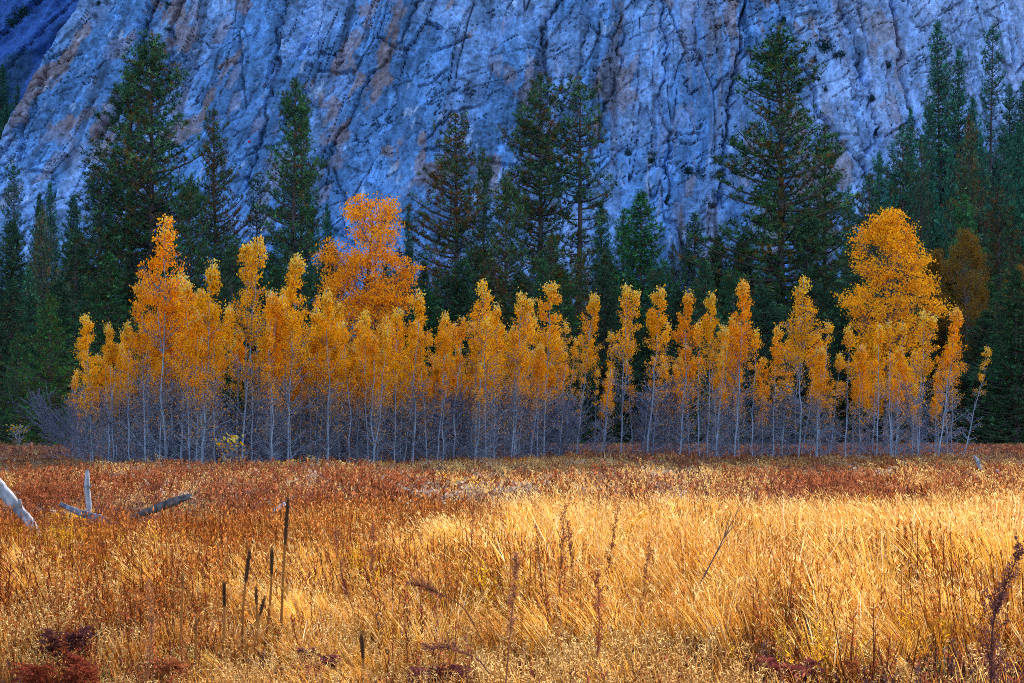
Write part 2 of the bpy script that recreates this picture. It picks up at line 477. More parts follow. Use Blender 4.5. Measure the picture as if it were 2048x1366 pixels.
    Y = y0 + Wd + away * 3.2 + 0.0 * X
    lim = smooth(-900, -300, X)
    # the unseen rim, shaped to shade the grove, rolls back to a plateau
    rim = np.interp(X, [-900, -100, 100, 180, 300, 420, 900], [303, 303, 303, 298, 286, 272, 262]) + 5 * fbm(X / 20, X * 0, 3, 141)
    over = np.clip(Z - rim, 0, 999)
    Y = Y + over * 5.0
    Z2 = np.minimum(Z, rim + over * 0.05)
    # stone colours, with the blue of the skylight put into them
    tone = 0.5 + 0.5 * fbm(U / 9, Vv / 22, 5, 151, 0.6)
    pale = smooth(60, 110, X) * 0.8 + 0.5 * smooth(0.0, 0.5, fbm(U / 16, Vv / 40, 3, 152)) + 0.35 * (rid_big > 0.7)
    pale = np.clip(pale, 0, 1)[..., None]
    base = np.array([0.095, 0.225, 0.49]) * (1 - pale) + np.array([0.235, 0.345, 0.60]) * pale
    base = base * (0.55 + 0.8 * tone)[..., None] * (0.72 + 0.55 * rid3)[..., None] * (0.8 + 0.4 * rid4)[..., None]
    bro = smooth(0.20, 0.32, fbm(U / 7, Vv / 13, 5, 161, 0.6)) * smooth(-0.3, 0.3, fbm(X / 45, Z / 45, 2, 162) + 0.1)
    bro = np.clip(bro + 0.7 * (rid3 > 0.86) * smooth(-0.1, 0.2, fbm(X / 30, Z / 30, 2, 163)) + 0.45 * smooth(0.2, 0.4, fbm(U / 2.2, Vv / 26, 4, 164)) * smooth(0, 30, X), 0, 1)
    bro *= (1 - 0.55 * smooth(70, 120, X))
    brc = np.array([0.20, 0.11, 0.075]) * (1 - tone[..., None]) + np.array([0.30, 0.20, 0.16]) * tone[..., None]
    base = base * (1 - 0.66 * bro[..., None]) + brc * 0.66 * bro[..., None]
    Ux = X - 0.5 * shear * (Z - 60) + 0.6 * wx
    strk = smooth(0.22, 0.5, fbm(Ux / 1.6, Z / 45, 4, 171)) * smooth(-0.1, 0.3, fbm(U / 25, Vv / 60, 2, 172))
    base *= (1 - 0.65 * strk)[..., None]
    strk2 = smooth(0.26, 0.44, fbm(Ux / 4.0, Z / 80, 4, 173)) * smooth(0.0, 0.3, fbm(U / 40, Vv / 50, 2, 174) + 0.1)
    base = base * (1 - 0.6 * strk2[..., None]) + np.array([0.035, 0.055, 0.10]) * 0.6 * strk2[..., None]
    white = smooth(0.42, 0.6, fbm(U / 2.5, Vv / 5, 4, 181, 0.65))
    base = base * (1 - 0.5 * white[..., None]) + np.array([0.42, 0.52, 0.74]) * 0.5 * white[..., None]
    w = len(CX); i = np.arange(len(CZ) - 1)[:, None] * w; j = np.arange(w - 1)[None, :]
    quads = np.stack([i + j, i + j + 1, i + w + j + 1, i + w + j], -1).reshape(-1, 4)
    mb = MB(); mb.add(np.stack([X, Y, Z2], -1).reshape(-1, 3), quads, None, base.reshape(-1, 3))
    return tag(mb.build('granite_cliff', M_ROCK), kind='structure'), Y
cliff, CY = build_cliff()

def cliff_point(px, py):
    """where the sight line through a pixel meets the cliff"""
    D = 330.0
    for _ in range(400):
        x, _y, z = px2w(px, py, D)
        i = min(max(int(np.searchsorted(CX, x)), 0), len(CX) - 1); j = min(max(int(np.searchsorted(CZ, z)), 0), len(CZ) - 1)
        if CY[j, i] <= D: break
        D += 0.4
    return px2w(px, py, D)

def build_far_cliff():
    xs = spread(-260, -60, 0.8, -900, 150, 1.2); zs = spread(20, 240, 0.8, -3, 470, 1.12)
    X, Z = np.meshgrid(xs, zs)
    U = X - 0.62 * (Z - 60) + 5 * fbm(X / 40, Z / 40, 3, 201); Vv = Z
    Y = 560 + 0.35 * Z - 0.10 * np.clip(-140 - X, 0, 900) + 14 * fbm(U / 45, Vv / 200, 4, 202)
    f1, f2, rid, dx, dy = worley(U / 16, Vv / 60, 203)
    Y += 5 * (rid - 0.5) + 4 * dx * (rid - 0.3) + 3.0 * np.clip(1 - (f2 - f1) / 0.06, 0, 1)
    Y += 4 * fbm(U / 7, Vv / 24, 5, 204, 0.65) + 2.2 * fbm(X / 3, Z / 3, 3, 205)
    tone = 0.5 + 0.5 * fbm(U / 14, Vv / 60, 5, 206)
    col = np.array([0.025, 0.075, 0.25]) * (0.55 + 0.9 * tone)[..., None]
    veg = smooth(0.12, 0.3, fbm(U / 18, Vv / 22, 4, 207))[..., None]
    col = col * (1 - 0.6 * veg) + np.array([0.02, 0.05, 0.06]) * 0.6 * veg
    w = len(xs); i = np.arange(len(zs) - 1)[:, None] * w; j = np.arange(w - 1)[None, :]
    q = np.stack([i + j, i + j + 1, i + w + j + 1, i + w + j], -1).reshape(-1, 4)
    mb = MB(); mb.add(np.stack([X, Y, Z], -1).reshape(-1, 3), q, None, col.reshape(-1, 3))
    return tag(mb.build('side_canyon_cliff', M_ROCK), kind='structure')
build_far_cliff()

# ------------------------------------------------------------------ conifers
def make_conifer(seed, H=40.0, R=5.0, base=0.12, kind='pine', droop=0.0, dens=1.0, brown=0.12, gaps=0.15, trunk_r=0.45):
    """returns two meshes: trunk with limbs, crown of needle tufts; height 40 m nominal"""
    rng = np.random.default_rng(seed)
    tr = MB(); cr = MB()
    m = 14; zs = np.linspace(0, H, m)
    wob = np.cumsum(rng.normal(0, 0.05, (m, 2)), 0)
    tp = np.column_stack([wob, zs])
    tr.tube(tp, trunk_r * (1 - zs / H) ** 0.8 + 0.03, 8, np.array([[0.075, 0.055, 0.06]]) * np.ones((m, 1)) * rng.uniform(0.8, 1.2, (m, 1)))
    tufts = []; tdir = []
    z = base * H; az = 0.0
    lump = rng.uniform(0.75, 1.15, 60)
    while z < H * 0.985:
        t = (z / H - base) / (1 - base)
        if kind == 'pine':
            prof = min(1.22, ((1 - t) / 0.5) ** 0.62) + 0.03
        elif kind == 'fir':
            prof = min(1.5, ((1 - t) / 0.5) ** 0.8) + 0.02
        elif kind == 'bushy':
            prof = math.sqrt(max(0, 1 - (2 * t - 0.75) ** 2 * 0.62)) * (1 - t ** 3) + 0.05
        else:   # sparse
            prof = min(1.0, 0.6 + 0.8 * t) * min(1.0, ((1 - t) / 0.3) ** 0.7) + 0.05
        nb = rng.integers(3, 6) if kind != 'fir' else rng.integers(5, 8)
        for b in range(nb):
            az += 2.399 + rng.normal(0, 0.3)
            if rng.random() < gaps: continue
            L = R * prof * rng.uniform(0.7, 1.12) * lump[int(az * 3) % 60] * (0.92 + 0.38 * float(vnoise(z / 2.6, az % 6.2832 * 0.8, seed + 40)))
            if L < 0.25: L = 0.25
            up0 = (0.55 * t - 0.12 - droop) + rng.normal(0, 0.1)
            k = 7; s = np.linspace(0, 1, k)
            out = np.array([math.cos(az), math.sin(az), 0])
            pz = z + L * (up0 * s + (0.28 + droop * 0.5) * s ** 2.2)
            cx = np.interp(z, zs, tp[:, 0]); cy = np.interp(z, zs, tp[:, 1])
            side = np.array([-out[1], out[0], 0]) * rng.normal(0, 0.12) * L
            P = np.column_stack([cx + out[0] * L * s, cy + out[1] * L * s, pz]) + side[None] * (s ** 2)[:, None]
            r0 = 0.028 * L ** 0.9 + 0.02
            tr.tube(P, r0 * (1 - 0.8 * s), 4, (0.07, 0.052, 0.055), cap=False)
            nt_ = max(3, int(L * (5.6 if kind != 'fir' else 6.8) * dens))
            f = 1 - (1 - 0.22) * rng.random(nt_) ** 1.15 if kind != 'fir' else rng.uniform(0.12, 1, nt_)
            wid = 0.20 * L * (1.15 - f) + 0.22
            c = np.column_stack([np.interp(f, s, P[:, 0]), np.interp(f, s, P[:, 1]), np.interp(f, s, P[:, 2])])
            sd = np.array([-out[1], out[0], 0])
            ofs = rng.normal(0, 1, nt_) * wid
            c = c + sd[None] * ofs[:, None]
            c[:, 2] += rng.normal(0.12, 0.16, nt_) + (np.abs(ofs) * 0.15 if kind != 'fir' else -np.abs(ofs) * 0.25)
            tufts.append(c)
            dd = out[None] * 0.7 + sd[None] * np.sign(ofs)[:, None] * 0.4 + np.array([[0, 0, 0.75 if kind != 'fir' else -0.1]])
            tdir.append(unit(dd + rng.normal(0, 0.25, (nt_, 3))))
        z += H * (0.0125 if kind != 'fir' else 0.011) * rng.uniform(0.7, 1.5) * (1.25 - 0.45 * t)
    # leader
    ct = np.column_stack([rng.normal(0, 0.12, (14, 2)) + tp[-1, :2], rng.uniform(H * 0.955, H * 1.0, 14)])
    tufts.append(ct); tdir.append(np.tile([[0, 0, 1.0]], (14, 1)))
    T = np.concatenate(tufts); Dv = np.concatenate(tdir); n = len(T)
    K = 10 if kind != 'fir' else 8
    base_c = np.repeat(T, K, 0)
    if kind == 'fir':
        dv = unit(np.repeat(Dv, K, 0) + rng.normal(0, 0.55, (n * K, 3)))
        ln = rng.uniform(0.38, 0.85, n * K); wd = rng.uniform(0.07, 0.13, n * K)
    else:
        dv = unit(np.repeat(Dv, K, 0) * 0.75 + rand_dirs(n * K, rng))
        ln = rng.uniform(0.34, 0.66, n * K); wd = rng.uniform(0.05, 0.10, n * K)
    sd = unit(np.cross(dv, rand_dirs(n * K, rng)))
    g = rng.random((n, 1))
    g = g ** 1.5
    col = np.array([[0.018, 0.042, 0.028]]) * (1 - g) + np.array([[0.080, 0.165, 0.066]]) * g
    isb = rng.random(n) < brown * (0.4 + 1.6 * (vnoise(T[:, 2] / 4, np.arctan2(T[:, 1], T[:, 0]) * 2, seed) > 0))
    col[isb] = np.array([0.16, 0.075, 0.025]) * rng.uniform(0.5, 1.3, (int(isb.sum()), 1))
    lt = rng.random(n) < 0.10
    col[lt & ~isb] *= 2.2
    cr.spikes(base_c, dv, sd, ln, wd, np.repeat(col, K, 0))
    a = tr.mesh('conifer_trunk'); a.materials.append(M_BARK)
    b = cr.mesh('conifer_crown'); b.materials.append(M_NEEDLE)
    return a, b, H, R

VAR = {
    'pineA': make_conifer(1, 40, 5.6, 0.06, 'pine', 0.05, 1.0, 0.14),
    'pineB': make_conifer(2, 40, 5.0, 0.05, 'pine', 0.02, 1.0, 0.10, 0.2),
    'pineC': make_conifer(3, 40, 5.4, 0.05, 'pine', 0.0, 0.95, 0.30, 0.2),
    'lankA': make_conifer(4, 40, 4.2, 0.12, 'sparse', 0.14, 1.15, 0.16, 0.25),
    'lankB': make_conifer(5, 40, 4.0, 0.20, 'sparse', 0.2, 0.95, 0.12, 0.42),
    'firA': make_conifer(6, 40, 6.5, 0.02, 'fir', 0.15, 0.55, 0.03),
    'firB': make_conifer(7, 40, 6.0, 0.03, 'fir', 0.22, 0.5, 0.06, 0.2),
    'bushy': make_conifer(8, 40, 9.0, 0.02, 'bushy', 0.02, 0.75, 0.25, 0.1),
}
def conifer(px, top, D, hw, var, label, name='pine_tree', tint=(1, 1, 1), rot=None, group='conifers below the cliff', cat='pine', lean=0.0):
    tm, cm, H0, R0 = VAR[var]
    x = (px - 1024) / FPX * D
    z0 = ground(x, D) - 0.15
    zt = CAMZ + (HOR - top) / FPX * D
    H = max(zt - z0, 2.0)
    sx = (hw * {'pi': 1.26, 'la': 1.22, 'fi': 1.3, 'bu': 1.05}[var[:2]] / FPX * D) / R0; sz = H / H0
    e = empty(name, (x, D, z0))
    rz = RNG.uniform(0, 6.28) if rot is None else rot
    e.rotation_euler = (RNG.normal(0, 0.008), lean + RNG.normal(0, 0.008), rz) if lean == 0 else (0, lean, 0)
    e.scale = (sx, sx, sz)
    t = link('trunk', tm, e); c = link('crown', cm, e)
    c.color = (*tint, 1); t.color = (*tint, 1)
    tag(e, label, cat, group)
    return e

GREEN = (1, 1.15, 1.0); DARK = (0.85, 0.92, 0.95); TEAL = (0.75, 1.35, 1.75); BRN = (1.15, 1.05, 0.85); GREY = (1.5, 1.25, 1.4); OLIVE = (1.7, 1.5, 0.8)  # on the far slopes TEAL carries the blue haze in the tint
PINES = [
    (302, 68, 178, 92, 'pineA', 'tallest dark pine of the group on the left, its spire above a twin', GREEN),
    (258, 148, 186, 100, 'pineB', 'broad dark pine close against the tallest left-hand pine, slightly lower', DARK),
    (200, 330, 172, 70, 'pineB', 'lower dark pine at the left foot of the twin pines', DARK),
    (380, 348, 168, 48, 'pineA', 'short bushy green pine between the twin pines and a slim one', GREEN),
    (432, 220, 180, 50, 'pineC', 'slim olive brown pine right of the twin pines', BRN),
    (511, 345, 190, 26, 'lankB', 'narrow dark pine with visible trunk, left of a dense green spire', DARK),
    (583, 157, 176, 66, 'pineB', 'dense dark green spire standing alone before blue rock, left of the orange crown', GREEN),
    (603, 190, 188, 44, 'pineB', 'second, lower tip just behind the dense green spire', GREEN),
    (664, 405, 205, 22, 'firA', 'small dark fir half hidden behind the left edge of the orange crown', TEAL),
    (818, 408, 205, 22, 'firB', 'small teal fir just right of the round orange crown', TEAL),
    (845, 520, 195, 30, 'firA', 'low dark fir at the right foot of the round orange crown', DARK),
    (916, 228, 172, 76, 'pineC', 'pointed pine full of rusty brown needle tufts in the middle', BRN),
    (967, 298, 180, 34, 'pineB', 'slim green pine just right of the rusty brown pine', GREEN),
    (1012, 352, 170, 52, 'pineA', 'lower bushy pine with brown tufts between slim and lanky pines', (1.3, 1.1, 0.9)),
    (1077, 142, 182, 62, 'lankA', 'tall uneven pine with clumped boughs, left of two lanky pines', (1.15, 1.1, 1.0)),
    (1157, 150, 184, 60, 'lankB', 'lanky open pine with a long bare trunk, right of two lanky pines', (1.1, 1.1, 1.0)),
    (1208, 402, 196, 40, 'firB', 'blue green fir right of the lanky open pine', TEAL),
    (1242, 418, 178, 42, 'pineB', 'short bright green pine beside a fuller one', (0.9, 1.5, 1.1)),
    (1284, 380, 172, 62, 'firA', 'full bright green fir with pointed top in mid forest', (0.9, 1.5, 0.95)),
    (1105, 470, 165, 50, 'pineC', 'low pine with orange dead tufts in front of the lanky pines', (1.1, 1.2, 1.0)),
    (1160, 500, 162, 40, 'pineC', 'lowest pine with orange tufts right above the golden crowns', (1.2, 1.2, 1.0)),
    (1385, 425, 190, 50, 'firB', 'dark fir below the ledge of cliff shrubs', DARK),
    (1440, 470, 180, 46, 'firA', 'dark fir left of a small orange flecked pine', DARK),
    (1492, 452, 176, 36, 'pineC', 'small orange flecked pine left of the giant pine', (1.2, 1.1, 0.9)),
    (1562, 58, 170, 108, 'pineA', 'giant open crowned pine before the cliff right of centre', (1.05, 1.15, 0.95)),
    (1648, 250, 176, 62, 'pineB', 'shorter green pine leaning close to the giant pine on its right', (1.05, 1.2, 0.95)),
    (1612, 420, 166, 60, 'pineA', 'dark lower pine at the foot of the giant pine', DARK),
    (1735, 345, 200, 40, 'lankA', 'thin dark pine with green streak behind the right-hand orange tree', (0.8, 1.0, 1.1)),
    (1798, 250, 250, 42, 'lankA', 'teal pine at the left edge of the right-hand forest', TEAL),
    (1842, 275, 240, 52, 'bushy', 'grey teal evergreen behind the right-hand orange tree', (0.8, 1.1, 1.3)),
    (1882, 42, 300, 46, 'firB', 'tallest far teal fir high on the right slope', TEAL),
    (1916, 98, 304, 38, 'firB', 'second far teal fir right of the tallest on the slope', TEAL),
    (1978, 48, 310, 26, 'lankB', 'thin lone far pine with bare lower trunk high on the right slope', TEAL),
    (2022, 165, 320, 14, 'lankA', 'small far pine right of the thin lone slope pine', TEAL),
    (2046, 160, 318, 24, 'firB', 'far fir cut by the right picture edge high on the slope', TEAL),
    (1938, 232, 225, 66, 'bushy', 'big grey brown bushy tree in the right-hand forest', (1.5, 1.1, 1.0)),
    (1935, 388, 168, 44, 'pineB', 'young green pine pointing up before the grey brown bushy tree', (0.9, 1.5, 1.1)),
    (2000, 372, 182, 52, 'pineC', 'dark pine with brown tips near the right edge', (0.9, 0.8, 0.8)),
    (2046, 330, 215, 50, 'firA', 'blue hazed fir at the right edge below the slope top', TEAL),
    (1905, 560, 150, 70, 'pineC', 'low spreading pine with golden tufts right of the big orange tree', (1.6, 1.3, 0.8)),
    (2020, 500, 152, 74, 'bushy', 'dark heavy evergreen in the right corner of the forest', DARK),
    (1968, 620, 140, 60, 'firA', 'dark drooping fir behind the last sapling on the right', DARK),
    (2040, 640, 138, 50, 'firB', 'black green fir against the right edge at meadow level', DARK),
    (1700, 480, 160, 56, 'pineB', 'dark pine just left of the right-hand orange tree', DARK),
    (1330, 520, 160, 60, 'firB', 'dark green fir behind the middle golden crowns', (0.8, 1.1, 1.1)),
    (1400, 560, 150, 56, 'pineA', 'low dark pine behind the golden crowns right of the middle', DARK),
    (1520, 570, 150, 66, 'firA', 'low black green fir beneath the giant pine', DARK),
    (985, 520, 155, 60, 'pineC', 'low brown flecked pine behind the golden crowns in the middle', (1.2, 1.0, 0.9)),
    (890, 540, 150, 60, 'pineB', 'low dark pine beneath the rusty brown pine', DARK),
    (455, 470, 156, 60, 'pineB', 'low dark pine behind the golden trees under the slim olive pine', DARK),
    (540, 500, 160, 60, 'firA', 'low dark fir under the dense green spire', DARK),
    (640, 560, 158, 50, 'firB', 'low dark fir left under the round orange crown', DARK),
    (760, 600, 165, 60, 'firA', 'dark fir hidden behind the round orange crown trunk', DARK),
    (150, 470, 160, 70, 'pineB', 'shadowy pine left of the twin pines', DARK),
    (85, 412, 152, 60, 'bushy', 'grey rounded bushy tree near the left edge', GREY),
    (20, 440, 175, 56, 'firA', 'dark fir at the left edge with a yellow green tip', (0.9, 1.0, 1.1)),
    (62, 535, 150, 34, 'firB', 'pale blue green pointed young fir near the left edge', (0.9, 1.6, 1.7)),
    (24, 560, 145, 50, 'firB', 'shadowy fir at the left edge, lower half of the picture', DARK),
    (118, 560, 140, 60, 'firA', 'dark fir between the grey bushy tree and the dense cedar', DARK),
    (100, 590, 112, 72, 'bushy', 'dense rounded green cedar left of the grove', (0.9, 1.5, 0.7)),
    (35, 660, 118, 50, 'bushy', 'lower dense cedar bush beside the dense rounded green cedar', (0.7, 1.2, 0.8)),
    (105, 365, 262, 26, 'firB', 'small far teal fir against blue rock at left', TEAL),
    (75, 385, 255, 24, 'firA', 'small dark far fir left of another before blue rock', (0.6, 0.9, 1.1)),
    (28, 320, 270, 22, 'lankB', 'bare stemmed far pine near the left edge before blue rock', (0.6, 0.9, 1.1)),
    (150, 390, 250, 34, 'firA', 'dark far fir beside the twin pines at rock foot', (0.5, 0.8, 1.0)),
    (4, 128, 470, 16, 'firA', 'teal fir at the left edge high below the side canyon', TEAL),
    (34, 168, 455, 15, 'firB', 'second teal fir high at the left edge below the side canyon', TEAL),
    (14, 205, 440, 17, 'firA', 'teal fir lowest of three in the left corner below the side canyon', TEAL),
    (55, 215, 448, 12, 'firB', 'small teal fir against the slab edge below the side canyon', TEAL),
]
for i, p in enumerate(PINES):
    px, top, D, hw, var, lab, tint = p
    nm = {'pi': 'pine_tree', 'la': 'pine_tree', 'fi': 'fir_tree', 'bu': 'bushy_evergreen'}[var[:2]]
    ct = {'pi': 'pine', 'la': 'pine', 'fi': 'fir', 'bu': 'evergreen'}[var[:2]]
    conifer(px, top, D, hw, var, lab, nm, tint, cat=ct)

for k, (px, top, D, hw, lab) in enumerate([
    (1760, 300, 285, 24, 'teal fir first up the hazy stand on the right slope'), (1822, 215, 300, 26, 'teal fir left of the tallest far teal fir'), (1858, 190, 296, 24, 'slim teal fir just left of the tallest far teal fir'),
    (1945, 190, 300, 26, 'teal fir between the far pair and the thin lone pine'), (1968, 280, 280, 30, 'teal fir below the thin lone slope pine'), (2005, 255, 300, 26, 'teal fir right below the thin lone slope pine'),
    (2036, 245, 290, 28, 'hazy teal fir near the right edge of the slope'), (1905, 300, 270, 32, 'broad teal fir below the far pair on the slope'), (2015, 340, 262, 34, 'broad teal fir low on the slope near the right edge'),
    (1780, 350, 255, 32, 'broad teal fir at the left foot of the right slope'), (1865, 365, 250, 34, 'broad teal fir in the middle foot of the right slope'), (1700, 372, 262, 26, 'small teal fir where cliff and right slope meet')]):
    conifer(px, top, D, hw, ['firA', 'firB', 'pineB'][k % 3], lab, 'fir_tree', (0.8, 1.5, 2.0), group='teal firs on the right slope', cat='fir')  # bright teal tint paints the blue haze into the needles
rgu = np.random.default_rng(5); UNDER = []; MIDH = []
for k in range(34):
    px = 165 + k * 57 + rgu.uniform(-20, 20)
    UNDER.append((px, conifer(px, rgu.uniform(500, 610), rgu.uniform(128, 160), rgu.uniform(42, 62), ['firA', 'firB', 'pineB'][k % 3], 'low black green conifer in deep shade right behind the grove', 'understory_conifer',
            (0.7, rgu.uniform(0.7, 1.15), rgu.uniform(0.7, 1.0)), group='low conifers behind the grove', cat='conifer')))

for k, px in enumerate([470, 556, 668, 772, 868, 942, 1042, 1122, 1215, 1345, 1425, 1478, 1545, 1672, 1745, 1828, 1880, 1960, 2030]):
    top = rgu.uniform(470, 545) if px < 1700 else rgu.uniform(400, 500)
    MIDH.append((px, conifer(px, top, rgu.uniform(165, 200), rgu.uniform(38, 54), ['pineB', 'firA', 'pineA', 'firB', 'bushy'][k % 5], '', 'middle_conifer',
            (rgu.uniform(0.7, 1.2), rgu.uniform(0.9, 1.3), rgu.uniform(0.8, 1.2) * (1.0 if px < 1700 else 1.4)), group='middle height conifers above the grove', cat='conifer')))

# ------------------------------------------------------------------ deciduous trees
def make_decid(seed, H=10.0, spread_=1.15, leaf_lo=0.42, nbr=46, leaves=1900, leaf=0.12, r0=0.054, bare_col=(0.21, 0.235, 0.31), tip_pale=True, wander=0.055, asc=0.8, fork=0, twigs=6, dark=False):
    rng = np.random.default_rng(seed)
    tr = MB(); br = MB(); cr = MB()
    bc = np.array(bare_col)
    m = 14; zs = np.linspace(0, H, m)
    wob = np.cumsum(rng.normal(0, wander, (m, 2)), 0); wob -= wob[0]
    tp = np.column_stack([wob, zs])
    tcol = bc[None] * rng.uniform(0.85, 1.25, (m, 1))
    tr.tube(tp, np.maximum(r0 * (1 - zs / H) ** 0.75, 0.012), 6, tcol)
    stems = [(tp, r0)]
    for f in range(fork):
        k = rng.integers(4, 8); a = rng.uniform(0, 6.28); mm = m - k
        s = np.linspace(0, 1, mm); q = tp[k] + np.column_stack([np.cos(a) * s ** 0.8 * spread_ * 0.5, np.sin(a) * s ** 0.8 * spread_ * 0.5, s * (H - zs[k]) * rng.uniform(0.7, 0.95)])
        q[:, :2] += np.cumsum(rng.normal(0, wander * 0.6, (mm, 2)), 0) * s[:, None]
        tr.tube(q, np.maximum(r0 * 0.55 * (1 - s) ** 0.75, 0.01), 5, bc * 1.05)
        stems.append((q, r0 * 0.55))
    lp = []
    TW = []; TR = []
    for si, (sp, sr) in enumerate(stems):
        for b in range(nbr if si == 0 else nbr // 2):
            t = rng.uniform(0.05, 0.97)
            z = sp[0, 2] + t * (sp[-1, 2] - sp[0, 2]); tt = z / H
            c = np.array([np.interp(z, sp[:, 2], sp[:, 0]), np.interp(z, sp[:, 2], sp[:, 1]), z])
            az = rng.uniform(0, 6.28)
            L = spread_ * 1.08 * (1.3 - 1.16 * tt) * rng.uniform(0.55, 1.15)
            up = asc * rng.uniform(0.5, 1.2) * (0.45 + 0.75 * tt)
            k = 6; s = np.linspace(0, 1, k)
            out = np.array([math.cos(az), math.sin(az)])
            P = np.column_stack([c[0] + out[0] * L * s, c[1] + out[1] * L * s, c[2] + L * (up * s + 0.25 * s ** 2)])
            P[1:] += rng.normal(0, 0.035 * L, (k - 1, 3))
            rr = max(0.013, min(0.36 * sr * (1.05 - tt), 0.03 * L))
            br.tube(P, np.maximum(rr * (1 - 0.6 * s), 0.009), 4, bc * rng.uniform(0.8, 1.2), cap=False)
            nt2 = twigs
            f = rng.uniform(0.25, 1.0, nt2)
            b0 = np.column_stack([np.interp(f, s, P[:, d]) for d in range(3)])
            dr = unit(np.column_stack([out[0] + rng.normal(0, 0.8, nt2), out[1] + rng.normal(0, 0.8, nt2), up * 0.6 + rng.normal(0.15, 0.4, nt2)]))
            tl = L * rng.uniform(0.22, 0.5, nt2)
            b2 = b0 + dr * tl[:, None]; b1 = (b0 + b2) / 2 + rng.normal(0, 0.06, (nt2, 3)) * tl[:, None]
            TW.append(np.stack([b0, b1, b2], 1)); TR.append(np.tile([[0.0125, 0.0105, 0.007]], (nt2, 1)))
            # side twiglets
            f2 = rng.uniform(0.3, 1, (nt2, 1, 1)); c0 = b0[:, None] * (1 - f2) + b2[:, None] * f2
            d2 = unit(dr[:, None] + rng.normal(0, 0.7, (nt2, 1, 3)))
            c2 = c0 + d2 * (tl[:, None, None] * 0.5)
            TW.append(np.stack([c0, (c0 + c2) / 2, c2], 2).reshape(-1, 3, 3)); TR.append(np.tile([[0.009, 0.008, 0.005]], (nt2, 1)))
            lp.append(b2); lp.append(b1); lp.append(c2.reshape(-1, 3)); lp.append(P[3:])
    TW = np.concatenate(TW); TR = np.concatenate(TR)
    br.sticks(TW, TR, bc[None] * rng.uniform(0.4, 0.9, (len(TW), 1)) * np.array([[1.0, 0.97, 1.02]]))
    if leaves:
        pts = np.concatenate(lp + [np.column_stack([rng.normal(0, 0.09, (26, 2)) + s_[0][-1, :2], s_[0][-1, 2] - rng.random(26) ** 1.2 * H * 0.10]) for s_ in stems])
        tt = pts[:, 2] / H
        w = smooth(leaf_lo - 0.16, leaf_lo + 0.2, tt) ** 1.4 + 0.016 * (tt > 0.22) * (tt > 0.15)
        w *= np.maximum(1.2 - tt, 0.05) ** 1.45 + 0.04 * (tt > 0.9)
        w *= 0.65 + 0.7 * (vnoise(pts[:, 0] * 1.8 + pts[:, 1], pts[:, 2] * 1.5, seed) > -0.1)
        pick = rng.choice(len(pts), leaves, p=w / w.sum())
        pos = pts[pick] + rng.normal(0, 0.10, (leaves, 3))
        tt = pos[:, 2] / H
        dv = unit(np.column_stack([rng.normal(0, 0.55, leaves), rng.normal(0, 0.55, leaves), -0.9 + rng.normal(0, 0.45, leaves)]))
        sd = unit(np.cross(dv, rand_dirs(leaves, rng)))
        g = rng.random((leaves, 1)) ** 1.2
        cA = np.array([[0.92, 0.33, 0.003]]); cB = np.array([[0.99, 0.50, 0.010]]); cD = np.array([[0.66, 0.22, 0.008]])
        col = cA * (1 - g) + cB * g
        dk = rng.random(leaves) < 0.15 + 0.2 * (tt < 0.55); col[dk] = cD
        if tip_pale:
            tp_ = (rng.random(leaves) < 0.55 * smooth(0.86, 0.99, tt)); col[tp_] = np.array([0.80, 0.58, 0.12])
        ln = leaf * rng.uniform(0.6, 1.25, leaves) * (0.66 + 0.36 * smooth(0.6, 1.0, tt))
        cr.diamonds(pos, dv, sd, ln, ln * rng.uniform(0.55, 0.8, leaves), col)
    a = tr.mesh('stem', True); a.materials.append(M_PALE)
    b = br.mesh('twigs'); b.materials.append(M_PALE)
    c = None
    if leaves:
        c = cr.mesh('leaf_crown'); c.materials.append(M_LEAF)
    return a, b, c, H, spread_

